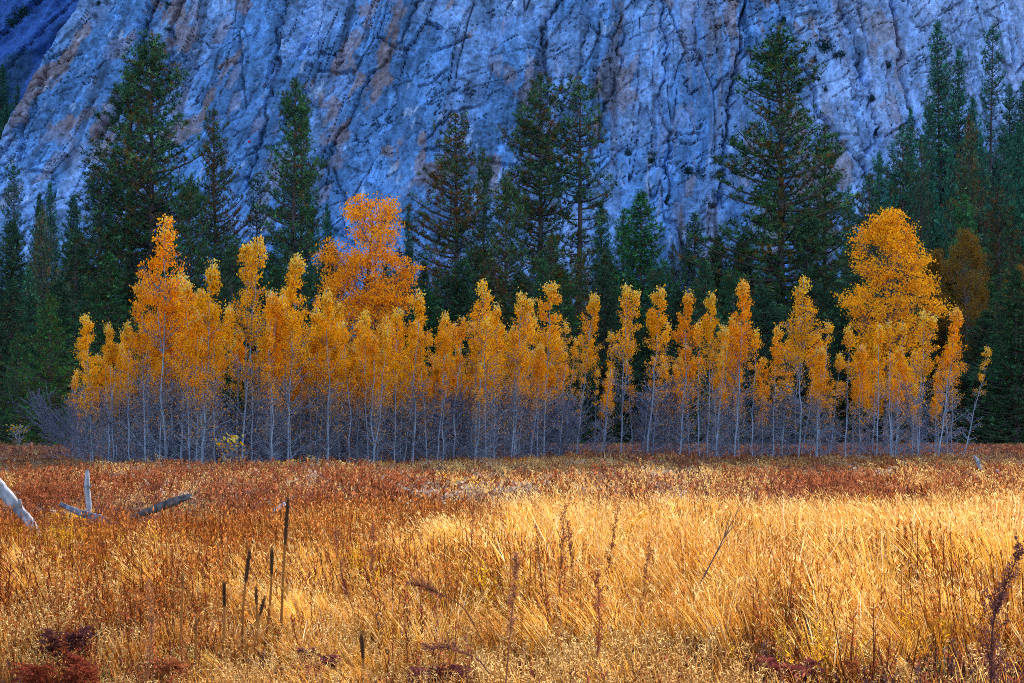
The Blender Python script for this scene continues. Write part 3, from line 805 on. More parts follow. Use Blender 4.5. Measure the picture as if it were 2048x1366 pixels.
DV = [make_decid(300 + k, 10, sp, lo, nb, lv, fork=fk)
      for k, (sp, lo, nb, lv, fk) in enumerate([(1.3, 0.53, 66, 5400, 0), (1.1, 0.56, 62, 4500, 0), (1.4, 0.48, 68, 6400, 1), (1.0, 0.60, 60, 3800, 0),
                                               (1.25, 0.55, 64, 5100, 1), (1.15, 0.50, 64, 5100, 0), (1.4, 0.53, 66, 5600, 1), (0.95, 0.58, 58, 1900, 0), (0.9, 0.64, 56, 800, 0)])]
def make_big(seed, H, prof, nlobe, per, leaf=0.14, sig=0.34):
    """old cottonwood: dark forked trunk, limbs that end in leaf clumps; prof: (height, radius) pairs"""
    rng = np.random.default_rng(seed); tr = MB(); br = MB(); cr = MB()
    bc = np.array([0.085, 0.07, 0.075]); m = 16; zs = np.linspace(0, H * 0.93, m)
    wob = np.cumsum(rng.normal(0, 0.07, (m, 2)), 0); wob -= wob[0]; tp = np.column_stack([wob, zs])
    tr.tube(tp, np.maximum(0.20 * (1 - zs / H) ** 0.7, 0.03), 8, bc[None] * rng.uniform(0.8, 1.3, (m, 1)))
    hz_, rz_ = np.array(prof).T
    P = []; Cc = []
    for k in range(nlobe):
        z = rng.uniform(hz_[0], hz_[-1]); r = np.interp(z, hz_, rz_) * math.sqrt(rng.uniform(0.02, 1.0)) * rng.uniform(0.85, 1.15); a = rng.uniform(0, 6.28)
        c = np.array([math.cos(a) * r, math.sin(a) * r, z])
        zb = max(0.25 * H, z - 0.35 - r * rng.uniform(0.5, 1.0)); zb = min(zb, H * 0.9)
        b0 = np.array([np.interp(zb, zs, tp[:, 0]), np.interp(zb, zs, tp[:, 1]), zb]); c[:2] += b0[:2]
        s_ = np.linspace(0, 1, 6)[:, None]; Q = b0 + (c - b0) * s_ + np.array([[0, 0, -0.12 * r]]) * np.sin(s_ * math.pi) + rng.normal(0, 0.05, (6, 3)) * s_
        br.tube(Q, np.maximum(0.055 * (1 - zb / H) ** 0.5 * (1.1 - s_[:, 0]), 0.012), 5, bc * rng.uniform(0.8, 2.0), cap=False)
        n2 = 9; d = rand_dirs(n2, rng) + np.array([[0, 0, 0.25]]); e2 = c + d * sig * 1.6
        f0 = Q[rng.integers(3, 6, n2)]
        br.sticks(np.stack([f0, (f0 + e2) / 2 + rng.normal(0, 0.05, (n2, 3)), e2], 1), np.tile([[0.014, 0.011, 0.006]], (n2, 1)), bc * 1.6)
        q = int(per * rng.uniform(0.6, 1.4))
        src = np.concatenate([np.repeat(e2, 2, 0), np.tile(c, (8, 1))])
        P.append(src[rng.integers(0, len(src), q)] + rng.normal(0, sig * 0.62, (q, 3)) * np.array([[1.1, 1.1, 0.6]]))
    P = np.concatenate(P); n = len(P)
    dv = unit(np.column_stack([rng.normal(0, 0.6, n), rng.normal(0, 0.6, n), -0.7 + rng.normal(0, 0.5, n)])); sd = unit(np.cross(dv, rand_dirs(n, rng)))
    g = rng.random((n, 1)); col = np.array([[0.90, 0.30, 0.006]]) * (1 - g) + np.array([[0.98, 0.47, 0.02]]) * g
    dk = rng.random(n) < 0.15; col[dk] = np.array([0.66, 0.19, 0.008])
    ln = leaf * rng.uniform(0.65, 1.3, n)
    cr.diamonds(P, dv, sd, ln, ln * rng.uniform(0.6, 0.85, n), col)
    a = tr.mesh('old_trunk', True); a.materials.append(M_BARK)
    b = br.mesh('old_limbs'); b.materials.append(M_BARK)
    c = cr.mesh('old_crown'); c.materials.append(M_LEAF)
    return a, b, c, H, 1.0
BIG = [make_big(401, 17.0, [(3.5, 1.8), (6.5, 2.6), (9.5, 2.7), (11, 2.5), (13.5, 2.8), (15.5, 2.3), (16.6, 1.3)], 120, 240, sig=0.38),
       make_big(402, 16.4, [(3.2, 1.6), (6, 2.3), (7.6, 1.6), (8.4, 2.6), (10.5, 3.1), (12.5, 2.7), (14.6, 2.2), (16.2, 0.8)], 125, 240, sig=0.38)]
SHRUB = [make_decid(500 + k, 3.0, 1.5, 0, 26, 0, r0=0.035, bare_col=(0.15, 0.155, 0.23), wander=0.09, asc=1.0, fork=2, twigs=5) for k in range(3)]
YELSAP = make_decid(520, 2.0, 0.8, 0.2, 14, 110, 0.16, 0.02, fork=2, twigs=3)

def base_row(px):
    return np.interp(px, [60, 130, 300, 400, 700, 1000, 1150, 1400, 1650, 1900, 2000], [905, 915, 928, 931, 925, 920, 909, 914, 915, 917, 915])

def decid(var, pxt, top, pxb, label, name='young_cottonwood', D=None, wide=1.0, tint=(1, 1, 1), group='young cottonwoods of the grove', cat='cottonwood', rot=None):
    tm, bm, cm, H0, S0 = var
    if D is None: D = (CAMZ - 0.42) * FPX / (base_row(pxb) - HOR)
    x = (pxb - 1024) / FPX * D
    z0 = ground(x, D) - 0.05
    H = CAMZ + (HOR - top) / FPX * D - z0
    dxt = (pxt - pxb) / FPX * D
    e = empty(name, (x, D, z0))
    s = math.hypot(H, dxt) / H0
    e.scale = (s * wide, s * wide, s)
    q = Vector((dxt, RNG.normal(0, 0.02) * H, H)).to_track_quat('Z', 'Y')
    from mathutils import Quaternion
    rz = RNG.uniform(0, 6.28) if rot is None else rot
    q = Vector((0, 0, 1)).rotation_difference(Vector((dxt, 0, H))) @ Quaternion((0, 0, 1), rz)
    e.rotation_mode = 'QUATERNION'; e.rotation_quaternion = q
    link('trunk', tm, e); link('branches', bm, e)['kind'] = 'stuff'
    if cm is not None:
        c = link('crown', cm, e); c.color = (*tint, 1)
    tag(e, label, cat, group)
    return e

W1 = (1, 1, 1); OR = (1.0, 0.86, 0.7); YE = (1.0, 1.06, 1.0)
MAIN = [  # tip column, tip row, foot column, variant, width, label, tint
    (170, 626, 186, 5, 0.95, 'low yellow tipped cottonwood ending the grove on the left', YE),
    (212, 645, 228, 3, 0.9, 'thin cottonwood second from the left end of the grove', W1),
    (250, 640, 262, 7, 1.0, 'sparse cottonwood third from the left end of the grove', W1),
    (285, 560, 292, 0, 0.9, 'cottonwood hugging the left side of the tallest young one', OR),
    (336, 440, 326, 2, 0.9, 'tallest young cottonwood of the grove, thick trunk and full orange crown', OR),
    (376, 560, 380, 0, 0.8, 'cottonwood hugging the right side of the tallest young one', W1),
    (410, 518, 398, 1, 0.95, 'cottonwood with pale tip right of the tallest young one', YE),
    (442, 610, 430, 3, 0.9, 'low thin cottonwood left of the white trunked one', W1),
    (516, 474, 482, 4, 0.85, 'leaning cottonwood with the whitest trunk and pale drooping tip', YE),
    (556, 585, 540, 5, 0.8, 'lower cottonwood just right of the white trunked one', OR),
    (600, 508, 574, 0, 0.95, 'broad topped cottonwood left of the round orange crown', YE),
    (642, 575, 652, 1, 0.9, 'cottonwood with drooping tip beside the round orange crown', YE),
    (690, 640, 700, 7, 1.0, 'sparse cottonwood before the round crowned tree', W1),
    (742, 620, 738, 3, 0.8, 'bright yellow tip right in front of the dark trunk', YE),
    (800, 612, 790, 5, 0.9, 'greenish tipped cottonwood right below the round orange crown', YE),
    (842, 580, 828, 1, 1.0, 'ragged topped cottonwood right of the round orange crown', W1),
    (880, 622, 872, 3, 0.9, 'small cottonwood right of the ragged topped one', W1),
    (925, 630, 905, 7, 1.0, 'thin cottonwood left of the tall pale topped one', OR),
    (982, 565, 948, 2, 0.9, 'tall pale topped cottonwood in the middle of the grove', YE),
    (1004, 605, 990, 1, 0.8, 'lower cottonwood right against the tall pale topped one', W1),
    (1046, 585, 1020, 4, 0.75, 'narrow bright cottonwood left of the gap in mid grove', YE),
    (1108, 562, 1086, 0, 0.95, 'cottonwood with upswept side branch beside the mid grove gap', W1),
    (1132, 640, 1118, 8, 1.0, 'almost bare cottonwood in the mid grove gap', W1),
    (1195, 584, 1152, 5, 0.85, 'rounded cottonwood right of the mid grove gap, leaning right', W1),
    (1216, 660, 1205, 8, 1.0, 'bare stemmed cottonwood under the rounded one', W1),
    (1256, 570, 1240, 4, 0.75, 'slim cottonwood second right of the mid grove gap', YE),
    (1312, 574, 1292, 3, 1.05, 'ragged cottonwood third right of the mid grove gap', W1),
    (1366, 577, 1356, 1, 0.9, 'cottonwood fourth right of the mid grove gap', OR),
    (1392, 640, 1400, 7, 0.9, 'sparse lower cottonwood between the fourth and the slim fifth', W1),
    (1420, 585, 1414, 3, 0.85, 'slim cottonwood fifth right of the mid grove gap', YE),
    (1482, 558, 1468, 0, 0.95, 'full orange cottonwood left of the cone shaped one', OR),
    (1508, 655, 1505, 7, 0.9, 'yellow shoot right against the full orange cottonwood', YE),
    (1592, 556, 1598, 2, 0.95, 'cone shaped cottonwood with pale tip standing apart', YE),
    (1560, 650, 1545, 3, 0.9, 'lower cottonwood at the left foot of the cone shaped one', W1),
    (1645, 640, 1628, 8, 1.1, 'nearly bare cottonwood right of the cone shaped one', W1),
    (1694, 650, 1692, 7, 1.1, 'thin pale cottonwood left of the right-hand orange tree', W1),
    (1722, 690, 1720, 5, 0.9, 'cottonwood under the left boughs of the right-hand orange tree', OR),
    (1800, 690, 1790, 5, 0.9, 'cottonwood under the right boughs of the right-hand orange tree', OR),
    (1852, 622, 1834, 4, 0.85, 'cottonwood with greenish tip right of the right-hand orange tree', YE),
    (1912, 614, 1874, 0, 0.95, 'right leaning full cottonwood, last leafy one of the grove', OR),
    (1968, 690, 1922, 8, 1.0, 'last slanting sapling alone at the right end of the grove', YE),
]
for pt, top, pb, v, wd, lab, tint in MAIN:
    decid(DV[v], pt, top, pb, lab, wide=wd, tint=tint)
decid(BIG[0], 742, 395, 716, 'large round crowned orange cottonwood with dark forked trunk behind the grove', 'tall_cottonwood', 92, 1.0, (1, 0.95, 0.9), group='old cottonwoods')
decid(BIG[1], 1786, 432, 1768, 'large blazing orange cottonwood with dark trunk near the right end', 'tall_cottonwood', 96, 1.0, (1, 1.08, 1.0), group='old cottonwoods')

for pt, top, D_, wd_, lab in [(1925, 470, 146, 0.62, 'golden brown oak crown before the grey brown bushy tree'), (1878, 508, 150, 0.6, 'dull gold oak right behind the right-hand orange tree'),
                          (2042, 540, 144, 0.6, 'dull gold oak against the right picture edge')]:
    decid(BIG[1], pt, top, pt, lab, 'oak_tree', D_, wd_, (0.22, 0.27, 1.2), group='dull gold oaks', cat='oak')

# stems crowded inside the grove
def near_label(what, px):
    k = min(range(len(MAIN)), key=lambda i: abs(MAIN[i][0] * 0.4 + MAIN[i][2] * 0.6 - px)); m = MAIN[k]
    side = 'left of' if px < m[0] * 0.4 + m[2] * 0.6 else 'right of'
    return '%s %s the %s' % (what, side, m[5].split(',')[0])
for px_, o_ in UNDER: o_['label'] = near_label('dark conifer', px_)
for px_, o_ in MIDH: o_['label'] = near_label('taller conifer', px_)
ENV = ([120, 165, 240, 290, 330, 380, 412, 470, 515, 600, 700, 800, 842, 930, 980, 1045, 1105, 1150, 1195, 1255, 1312, 1366, 1420, 1482, 1530, 1592, 1650, 1690, 1770, 1850, 1910, 1960],
       [740, 690, 680, 620, 560, 600, 600, 640, 600, 600, 640, 660, 640, 670, 630, 640, 640, 720, 670, 650, 650, 650, 660, 650, 740, 650, 720, 700, 640, 690, 690, 780])
rg = np.random.default_rng(77)
for k in range(260):
    while True:
        pb = rg.uniform(135, 1900)
        dens = 1.0 if pb < 1120 else 0.45
        if rg.random() < dens: break
    D0 = (CAMZ - 0.42) * FPX / (base_row(pb) - HOR)
    D = D0 + rg.uniform(-1.5, 13)
    top = np.interp(pb, *ENV) + rg.uniform(-25, 90)
    v = rg.choice([7, 8, 3, 1, 5, 0], p=[0.36, 0.32, 0.1, 0.1, 0.06, 0.06])
    decid(DV[v], pb + rg.normal(8, 12), top, pb, near_label('stem' if v > 6 else 'leafy stem', pb), D=D, wide=rg.uniform(0.8, 1.1),
          tint=(1, rg.uniform(0.85, 1.05), rg.uniform(0.7, 1.2)), group='stems crowded inside the grove')
for k in range(70):
    pb = rg.uniform(140, 1180) if k < 52 else rg.uniform(1180, 1880)
    D = (CAMZ - 0.42) * FPX / (base_row(pb) - HOR) + rg.uniform(0.5, 12)
    decid(SHRUB[k % 3], pb, HOR - rg.uniform(-10, 95), pb, near_label('bare bush', pb), 'bare_bush', D, rg.uniform(0.5, 1.15), group='bare bushes under the grove', cat='bush')
for pt, top, pb, lab in [(62, 800, 165, 'bare branched bush leaning far out left from the grove'), (92, 846, 170, 'lowest bare bush leaning left at the left end of the grove'), (125, 812, 178, 'bare bush leaning left above the lowest at the grove end')]:
    decid(SHRUB[1], pt, top, pb, lab, 'bare_bush', wide=0.6, group='leaning bare bushes', cat='bush')
decid(YELSAP, 462, 872, 465, 'small yellow sapling with long leaves at the front foot of the grove', 'yellow_sapling', 50.5, 1.2, YE, group=None, cat='sapling')
decid(YELSAP, 35, 850, 35, 'tiny pale yellow bush before the dark firs at the left edge', 'yellow_sapling', 105, 1.3, (0.5, 0.6, 1.0), group=None, cat='sapling')

# ------------------------------------------------------------------ shrubs on the cliff
def make_cliff_shrub(seed):
    rng = np.random.default_rng(seed)
    cr = MB(); st = MB()
    n = 260
    lob = rng.normal(0, 0.45, (7, 3)) * np.array([[1, 0.7, 0.7]])
    c = lob[rng.integers(0, 7, n)] + rng.normal(0, 0.25, (n, 3))
    K = 5
    b = np.repeat(c, K, 0); dv = rand_dirs(n * K, rng); sd = unit(np.cross(dv, rand_dirs(n * K, rng)))
    col = np.array([[0.014, 0.034, 0.034]]) * rng.uniform(0.6, 1.8, (n, 1))
    cr.spikes(b, dv, sd, rng.uniform(0.12, 0.25, n * K), rng.uniform(0.05, 0.1, n * K), np.repeat(col, K, 0))
    for l in lob:
        st.tube(np.array([[0, 0.5, -0.7], l * 0.5 + [0, 0.2, -0.3], l]), [0.06, 0.04, 0.02], 4, (0.05, 0.04, 0.05), cap=False)
    a = st.mesh('shrub_stem'); a.materials.append(M_BARK)
    d = cr.mesh('shrub_crown'); d.materials.append(M_NEEDLE)
    return a, d
CS = [make_cliff_shrub(600 + k) for k in range(3)]
CLIFFSHRUBS = [
    (1645, 92, 26, 'largest dark shrub high on the cliff right of the giant pine'), (1676, 110, 14, 'shrub hanging just right below the largest cliff shrub'),
    (1625, 120, 11, 'small round shrub just left below the largest cliff shrub'), (1568, 38, 12, 'small shrub on a ledge above the giant pine tip'),
    (1632, 158, 9, 'little bush second below the largest cliff shrub'), (1648, 178, 8, 'tiny bush third below the largest cliff shrub'),
    (1488, 14, 10, 'shrub in the top of the long dark crack'), (1740, 196, 9, 'small shrub on the pale buttress left of the far firs'),
    (1775, 128, 9, 'shrub in the upper crack of the pale buttress'), (1462, 280, 14, 'shrub at the foot of the long dark crack'),
    (1372, 340, 16, 'left shrub of the row along the low ledge'), (1402, 348, 15, 'second shrub of the row along the low ledge'),
    (1435, 345, 17, 'third shrub of the row along the low ledge'), (1466, 344, 14, 'right shrub of the row along the low ledge'),
    (1300, 315, 14, 'dark shrub on the lower cliff right of the lanky pines'), (1330, 345, 12, 'shrub below and right of the dark lower cliff shrub'),
    (1255, 305, 10, 'narrow shrub on the cliff close right of the lanky open pine'), (1412, 405, 13, 'shrub below the ledge row on the cliff foot'),
    (1802, 252, 12, 'shrub at the cliff foot beside the right-hand forest'), (1752, 262, 8, 'little bush low on the pale buttress'),
    (1330, 400, 13, 'shrub just above the middle forest at the cliff foot'),
    (45, 22, 22, 'upper dark shrub on the side canyon wall'), (22, 45, 14, 'lower dark shrub on the side canyon wall'),
    (335, 12, 10, 'shrub near the top of the left cliff'), (198, 6, 8, 'tiny shrub at the top edge of the left slab'),
    (335, 60, 9, 'small bush in the left crack above the tallest left pine'),
]
for k, (px, py, r, lab) in enumerate(CLIFFSHRUBS):
    p = cliff_point(px, py) if px > 60 else px2w(px, py, 566)
    D = p[1]; s = r / FPX * D
    e = empty('cliff_shrub', (p[0], p[1] - 0.3, p[2])); e.scale = (s, s * 0.8, s * 0.9); e.rotation_euler = (0, rg.normal(0, 0.3), 0)
    link('trunk', CS[k % 3][0], e); c = link('crown', CS[k % 3][1], e); c.color = (0.9, 1.1, 1.2, 1)
    tag(e, lab, 'shrub', 'shrubs clinging to the cliff')

# ------------------------------------------------------------------ meadow: tufts of grass and weeds
def tuft_collection(name, makers):
    col = bpy.data.collections.new(name)
    for k, mb in enumerate(makers):
        me = mb.mesh('%s_%02d' % (name, k)); me.materials.append(M_GRASS)
        o = bpy.data.objects.new('%s_%02d' % (name, k), me); col.objects.link(o)
    return col

def gold_tuft(seed, h=0.95, n=95, wd=0.0045, rad=0.10, col=((0.56, 0.26, 0.045), (0.74, 0.44, 0.13)), wind=0.22, seeds=True):
    rng = np.random.default_rng(seed); mb = MB()
    base = np.column_stack([rng.normal(0, rad, n), rng.normal(0, rad, n), np.full(n, -0.03)])
    az = rng.uniform(0, 6.28, n); hh = h * rng.uniform(0.55, 1.05, n); ln = hh * rng.uniform(0.05, 0.42, n)
    g = rng.random((n, 1)); c = np.array([col[0]]) * (1 - g) + np.array([col[1]]) * g
    dk = rng.random(n) < 0.14; c[dk] *= np.array([0.6, 0.42, 0.25])
    # wind bends the tufts towards the left
    vx = np.cos(az) * ln - wind * hh; vy = np.sin(az) * ln
    mb.blades(base, np.arctan2(vy, vx), hh, np.hypot(vx, vy), wd * rng.uniform(0.7, 1.3, n), c * 0.92, np.minimum(c * 1.1, 0.97))
    if seeds:
        k = n // 3
        tip = base[:k].copy(); d = np.stack([vx, vy], 1)[:k]
        tip[:, :2] += d * 0.92; tip[:, 2] += hh[:k] * 0.9
        for r in range(3):
            dv = unit(np.column_stack([d * 0.8, np.full(k, 0.5)]) + rng.normal(0, 0.35, (k, 3)))
            mb.diamonds(tip + rng.normal(0, 0.018, (k, 3)), dv, unit(np.cross(dv, rand_dirs(k, rng))), rng.uniform(0.03, 0.06, k), wd * 1.5, np.array([0.70, 0.45, 0.16]))
    return mb

def pale_tuft(seed, h=0.5, n=60, wd=0.0045, rad=0.12, col=((0.60, 0.29, 0.06), (0.82, 0.52, 0.18))):
    rng = np.random.default_rng(seed); mb = gold_tuft(seed, h, n, wd, rad, col, 0.05, False)
    k = 13
    b = np.column_stack([rng.normal(0, rad, k), rng.normal(0, rad, k), np.full(k, 0.0)])
    top = b + np.column_stack([rng.normal(0, 0.08, k), rng.normal(0, 0.08, k), h * rng.uniform(0.75, 1.1, k)])
    mb.sticks(np.stack([b, (b + top) / 2, top], 1), np.tile([[wd * 0.4, wd * 0.35, wd * 0.3]], (k, 1)), np.array([0.55, 0.30, 0.09]))
    # loose seed heads
    m = 9
    f = rng.random((k, m, 1)) * 0.4 + 0.62
    p = (b[:, None] * (1 - f) + top[:, None] * f).reshape(-1, 3)
    dv = unit(rand_dirs(k * m, rng) + np.array([[0, 0, 0.5]]))
    mb.diamonds(p, dv, unit(np.cross(dv, rand_dirs(k * m, rng))), rng.uniform(0.018, 0.042, k * m), wd * 0.85, np.array([[0.84, 0.56, 0.22]]) * rng.uniform(0.7, 1.05, (k * m, 1)))
    return mb

def weed_tuft(seed, h=0.8, n=14, wd=0.006, rad=0.14, col=(0.42, 0.13, 0.04), bits=16, bl=0.05, lean=0.1, head=None):
    """upright stems with short side leaves; head: colour of fluffy seed heads"""
    rng = np.random.default_rng(seed); mb = MB()
    b = np.column_stack([rng.normal(0, rad, n), rng.normal(0, rad, n), np.full(n, -0.03)])
    hh = h * rng.uniform(0.6, 1.05, n)
    top = b + np.column_stack([rng.normal(-0.04, lean, n), rng.normal(0, lean, n), hh])
    mid = (b + top) / 2 + rng.normal(0, 0.02, (n, 3))
    c = np.array([col]) * rng.uniform(0.6, 1.35, (n, 1))
    mb.sticks(np.stack([b, mid, top], 1), np.tile([[wd * 0.5, wd * 0.45, wd * 0.3]], (n, 1)), c * 0.8)
    f = rng.random((n, bits, 1)) ** 0.7 * 0.85 + 0.15
    p = (b[:, None] * (1 - f) + top[:, None] * f).reshape(-1, 3); k = n * bits
    dv = unit(rand_dirs(k, rng) * np.array([[1, 1, 0.5]]) + np.array([[0, 0, 0.8]]))
    mb.diamonds(p, dv, unit(np.cross(dv, rand_dirs(k, rng))), bl * rng.uniform(0.5, 1.3, k), wd * 1.5, np.repeat(c, bits, 0) * rng.uniform(0.6, 1.4, (k, 1)))
    if head is not None:
        m = 12; p = np.repeat(top, m, 0) + rng.normal(0, 0.045, (n * m, 3)) * np.array([[1, 1, 0.5]])
        dv = rand_dirs(n * m, rng)
        mb.diamonds(p, dv, unit(np.cross(dv, rand_dirs(n * m, rng))), 0.05, 0.035, np.array([head]) * rng.uniform(0.6, 1.1, (n * m, 1)))
    return mb

def scatter_object(name, label, col, P, rotz, tilt, scl, idx, tintless=True):
    me = bpy.data.meshes.new(name)
    me.vertices.add(len(P)); me.vertices.foreach_set('co', np.asarray(P, np.float32).ravel())
    a = me.attributes.new('rot', 'FLOAT_VECTOR', 'POINT'); a.data.foreach_set('vector', np.column_stack([tilt[:, 0], tilt[:, 1], rotz]).astype(np.float32).ravel())
    a = me.attributes.new('scl', 'FLOAT_VECTOR', 'POINT'); a.data.foreach_set('vector', np.asarray(scl, np.float32).ravel())
    a = me.attributes.new('idx', 'INT', 'POINT'); a.data.foreach_set('value', np.asarray(idx, np.int32))
    o = link(name, me)
    ng = bpy.data.node_groups.new(name + '_scatter', 'GeometryNodeTree')
    ng.interface.new_socket('Geometry', in_out='INPUT', socket_type='NodeSocketGeometry')
    ng.interface.new_socket('Geometry', in_out='OUTPUT', socket_type='NodeSocketGeometry')
    n = ng.nodes; L = ng.links
    gi = n.new('NodeGroupInput'); go = n.new('NodeGroupOutput')
    mp = n.new('GeometryNodeMeshToPoints')
    ci = n.new('GeometryNodeCollectionInfo'); ci.inputs['Collection'].default_value = col; ci.inputs['Separate Children'].default_value = True; ci.inputs['Reset Children'].default_value = True
    ip = n.new('GeometryNodeInstanceOnPoints'); ip.inputs['Pick Instance'].default_value = True
    def attr(nm, ty):
        q = n.new('GeometryNodeInputNamedAttribute'); q.data_type = ty; q.inputs['Name'].default_value = nm
        return q.outputs['Attribute']
    er = n.new('FunctionNodeEulerToRotation')
    L.new(gi.outputs[0], mp.inputs['Mesh']); L.new(mp.outputs[0], ip.inputs['Points']); L.new(ci.outputs[0], ip.inputs['Instance'])
    L.new(attr('idx', 'INT'), ip.inputs['Instance Index'])
    L.new(attr('rot', 'FLOAT_VECTOR'), er.inputs[0]); L.new(er.outputs[0], ip.inputs['Rotation'])
    L.new(attr('scl', 'FLOAT_VECTOR'), ip.inputs['Scale'])
    L.new(ip.outputs[0], go.inputs[0])
    md = o.modifiers.new('scatter', 'NODES'); md.node_group = ng
    tag(o, label, None, None, 'stuff')
    return o

def field(n, d0, d1, rng, margin=0.10):
    """points spread evenly over the wedge of meadow between two distances"""
    y = np.sqrt(rng.uniform(d0 ** 2, d1 ** 2, n))
    x = rng.uniform(-1, 1, n) * (0.36 + margin) * y + rng.uniform(-1, 1, n) * 1.5
    return x, y

def bunch(seed, h=1.0, n=150, rad=0.16, wd=0.0095, lean=(-0.25, 0.0), fan=0.34, col=((0.56, 0.24, 0.026), (0.85, 0.50, 0.095))):
    """a bunchgrass clump: blades fan out from one crown and lean together"""
    rng = np.random.default_rng(seed); mb = MB()
    r = rad * np.sqrt(rng.random(n)); a = rng.uniform(0, 6.28, n)
    base = np.column_stack([r * np.cos(a), r * np.sin(a), np.full(n, -0.03)])
    hh = h * (0.45 + 0.6 * rng.random(n) ** 0.6)
    vx = (np.cos(a) * fan * r / rad + lean[0] + rng.normal(0, 0.09, n)) * hh; vy = (np.sin(a) * fan * r / rad + lean[1] + rng.normal(0, 0.09, n)) * hh
    g = rng.random((n, 1)) ** 1.3; c = np.array([col[0]]) * (1 - g) + np.array([col[1]]) * g
    lt = rng.random(n) < 0.10; c[lt] = np.array([0.92, 0.72, 0.40])
    dk = rng.random(n) < 0.13; c[dk] = np.array([0.28, 0.08, 0.02])
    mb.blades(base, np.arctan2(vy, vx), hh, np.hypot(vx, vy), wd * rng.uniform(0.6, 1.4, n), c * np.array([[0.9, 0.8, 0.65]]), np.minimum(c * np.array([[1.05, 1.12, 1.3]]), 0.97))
    k = n // 2
    tip = base[:k].copy(); d = np.stack([vx, vy], 1)[:k]; tip[:, :2] += d * 0.93; tip[:, 2] += hh[:k] * 0.9
    dv = unit(np.column_stack([d, hh[:k] * 0.7]) + rng.normal(0, 0.25, (k, 3)))
    mb.diamonds(tip, dv, unit(np.cross(dv, rand_dirs(k, rng))), rng.uniform(0.04, 0.09, k), wd * 1.05, np.array([[0.78, 0.52, 0.20]]) * rng.uniform(0.75, 1.02, (k, 1)))
    return mb

# 0-4 bunches, 5-7 pale, 8-9 rust, 10-11 brown forbs, 12 yellow, 13 green, 14 orange, 15 dark litter
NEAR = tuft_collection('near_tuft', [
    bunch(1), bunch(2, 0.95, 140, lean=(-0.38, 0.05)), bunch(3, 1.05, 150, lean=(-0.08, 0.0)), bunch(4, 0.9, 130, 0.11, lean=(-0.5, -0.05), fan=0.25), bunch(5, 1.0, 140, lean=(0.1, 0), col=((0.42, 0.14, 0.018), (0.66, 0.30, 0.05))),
    pale_tuft(6, 0.42, 26, 0.008, 0.14), pale_tuft(7, 0.36, 22, 0.008, 0.14), pale_tuft(8, 0.5, 26, 0.008, 0.13),
    weed_tuft(9, 0.75, 11, 0.008, col=(0.42, 0.14, 0.03)), weed_tuft(10, 0.62, 10, 0.008, col=(0.28, 0.075, 0.03)),
    weed_tuft(11, 0.36, 12, 0.008, col=(0.12, 0.06, 0.06), lean=0.16), weed_tuft(12, 0.30, 14, 0.008, col=(0.22, 0.06, 0.04), lean=0.16),
    weed_tuft(13, 0.75, 16, col=(0.78, 0.42, 0.02), bits=22), gold_tuft(14, 0.34, 60, 0.005, 0.14, ((0.13, 0.18, 0.05), (0.30, 0.30, 0.09)), 0.0, False),
    gold_tuft(15, 0.6, 60, 0.005, 0.12, ((0.58, 0.21, 0.02), (0.78, 0.38, 0.06)), 0.1), gold_tuft(16, 0.22, 40, 0.006, 0.2, ((0.24, 0.10, 0.035), (0.46, 0.22, 0.07)), 0.0, False)])
NH = np.array([1.0, 0.95, 1.05, 0.9, 1.0, 0.45, 0.4, 0.52, 0.78, 0.65, 0.4, 0.34, 0.78, 0.34, 0.6, 0.22])
rng = np.random.default_rng(11)
def near_cap(px, y):
    """how tall the grass stands: short along the left foreground, tall on the right"""
    row = np.interp(px, [0, 450, 600, 900, 1200, 1600, 1850, 2048], [1045, 1050, 1020, 1000, 985, 990, 985, 965])
    far = CAMZ - (row - HOR) / FPX * y
    rt = smooth(750, 1150, px)
    nr = np.interp(y, [4, 9.3, 12.5, 40], [0.24, 0.30, 0.70, 0.70]) * (1 - rt) + np.interp(y, [4, 8.6, 12, 40], [0.30, 0.42, 1.02, 1.02]) * rt
    return np.minimum(far, nr)
X_ = []; Y_ = []; I_ = []; S_ = []
def lay(n, d0, d1, weights, opts, smin=0.75, smax=1.2, keep=None):
    x, y = field(n, d0, d1, rng); px = 1024 + x / y * FPX
    W = np.stack(weights(x, y, px), 1)
    W = np.maximum(W, 1e-4); tot = W.sum(1)
    Wn = W / W.sum(1, keepdims=True)
    pick = np.minimum((rng.random(n)[:, None] > np.cumsum(Wn, 1)).sum(1), W.shape[1] - 1)
    idx = np.array([opts[p][rng.integers(len(opts[p]))] for p in pick])
    s = rng.uniform(smin, smax, n)
    cap = near_cap(px, y) * (0.5 + 0.65 * rng.random(n) ** 0.6) * np.where((idx == 8) | (idx == 9), 1.45, 1.0)
    sz = np.clip(np.minimum(s, cap / NH[idx]), 0.25, 2)
    k = np.ones(n, bool) if keep is None else rng.random(n) < keep(x, y, px)
    X_.append(x[k]); Y_.append(y[k]); I_.append(idx[k]); S_.append(np.column_stack([np.maximum(sz, s * 0.75), np.maximum(sz, s * 0.75), sz])[k])
# the low layer under the tall grass
def w_low(x, y, px):
    rt = smooth(650, 1150, px); a = fbm(x / 1.6, y / 2.0, 3, 302); b = fbm(x / 3, y / 3, 3, 301)
    front = 1 - smooth(9.5, 13, y)
    return [0.12 + (0.35 + 1.5 * front) * smooth(-0.05, 0.3, b), 0.30 * (1 - rt) * smooth(-0.1, 0.3, a) + 0.06, 0.22 + 0.5 * smooth(0.0, 0.35, -b), 0.02 + 0 * x,
            0.10 + 0.25 * smooth(0.1, 0.35, -a), 0.22 * (1 - 0.6 * rt) + 0.08, 0.45 + 0 * x]
lay(7500, 4.5, 22.5, w_low, [[5, 6, 7], [9], [10, 11], [12], [13], [14], [15]])
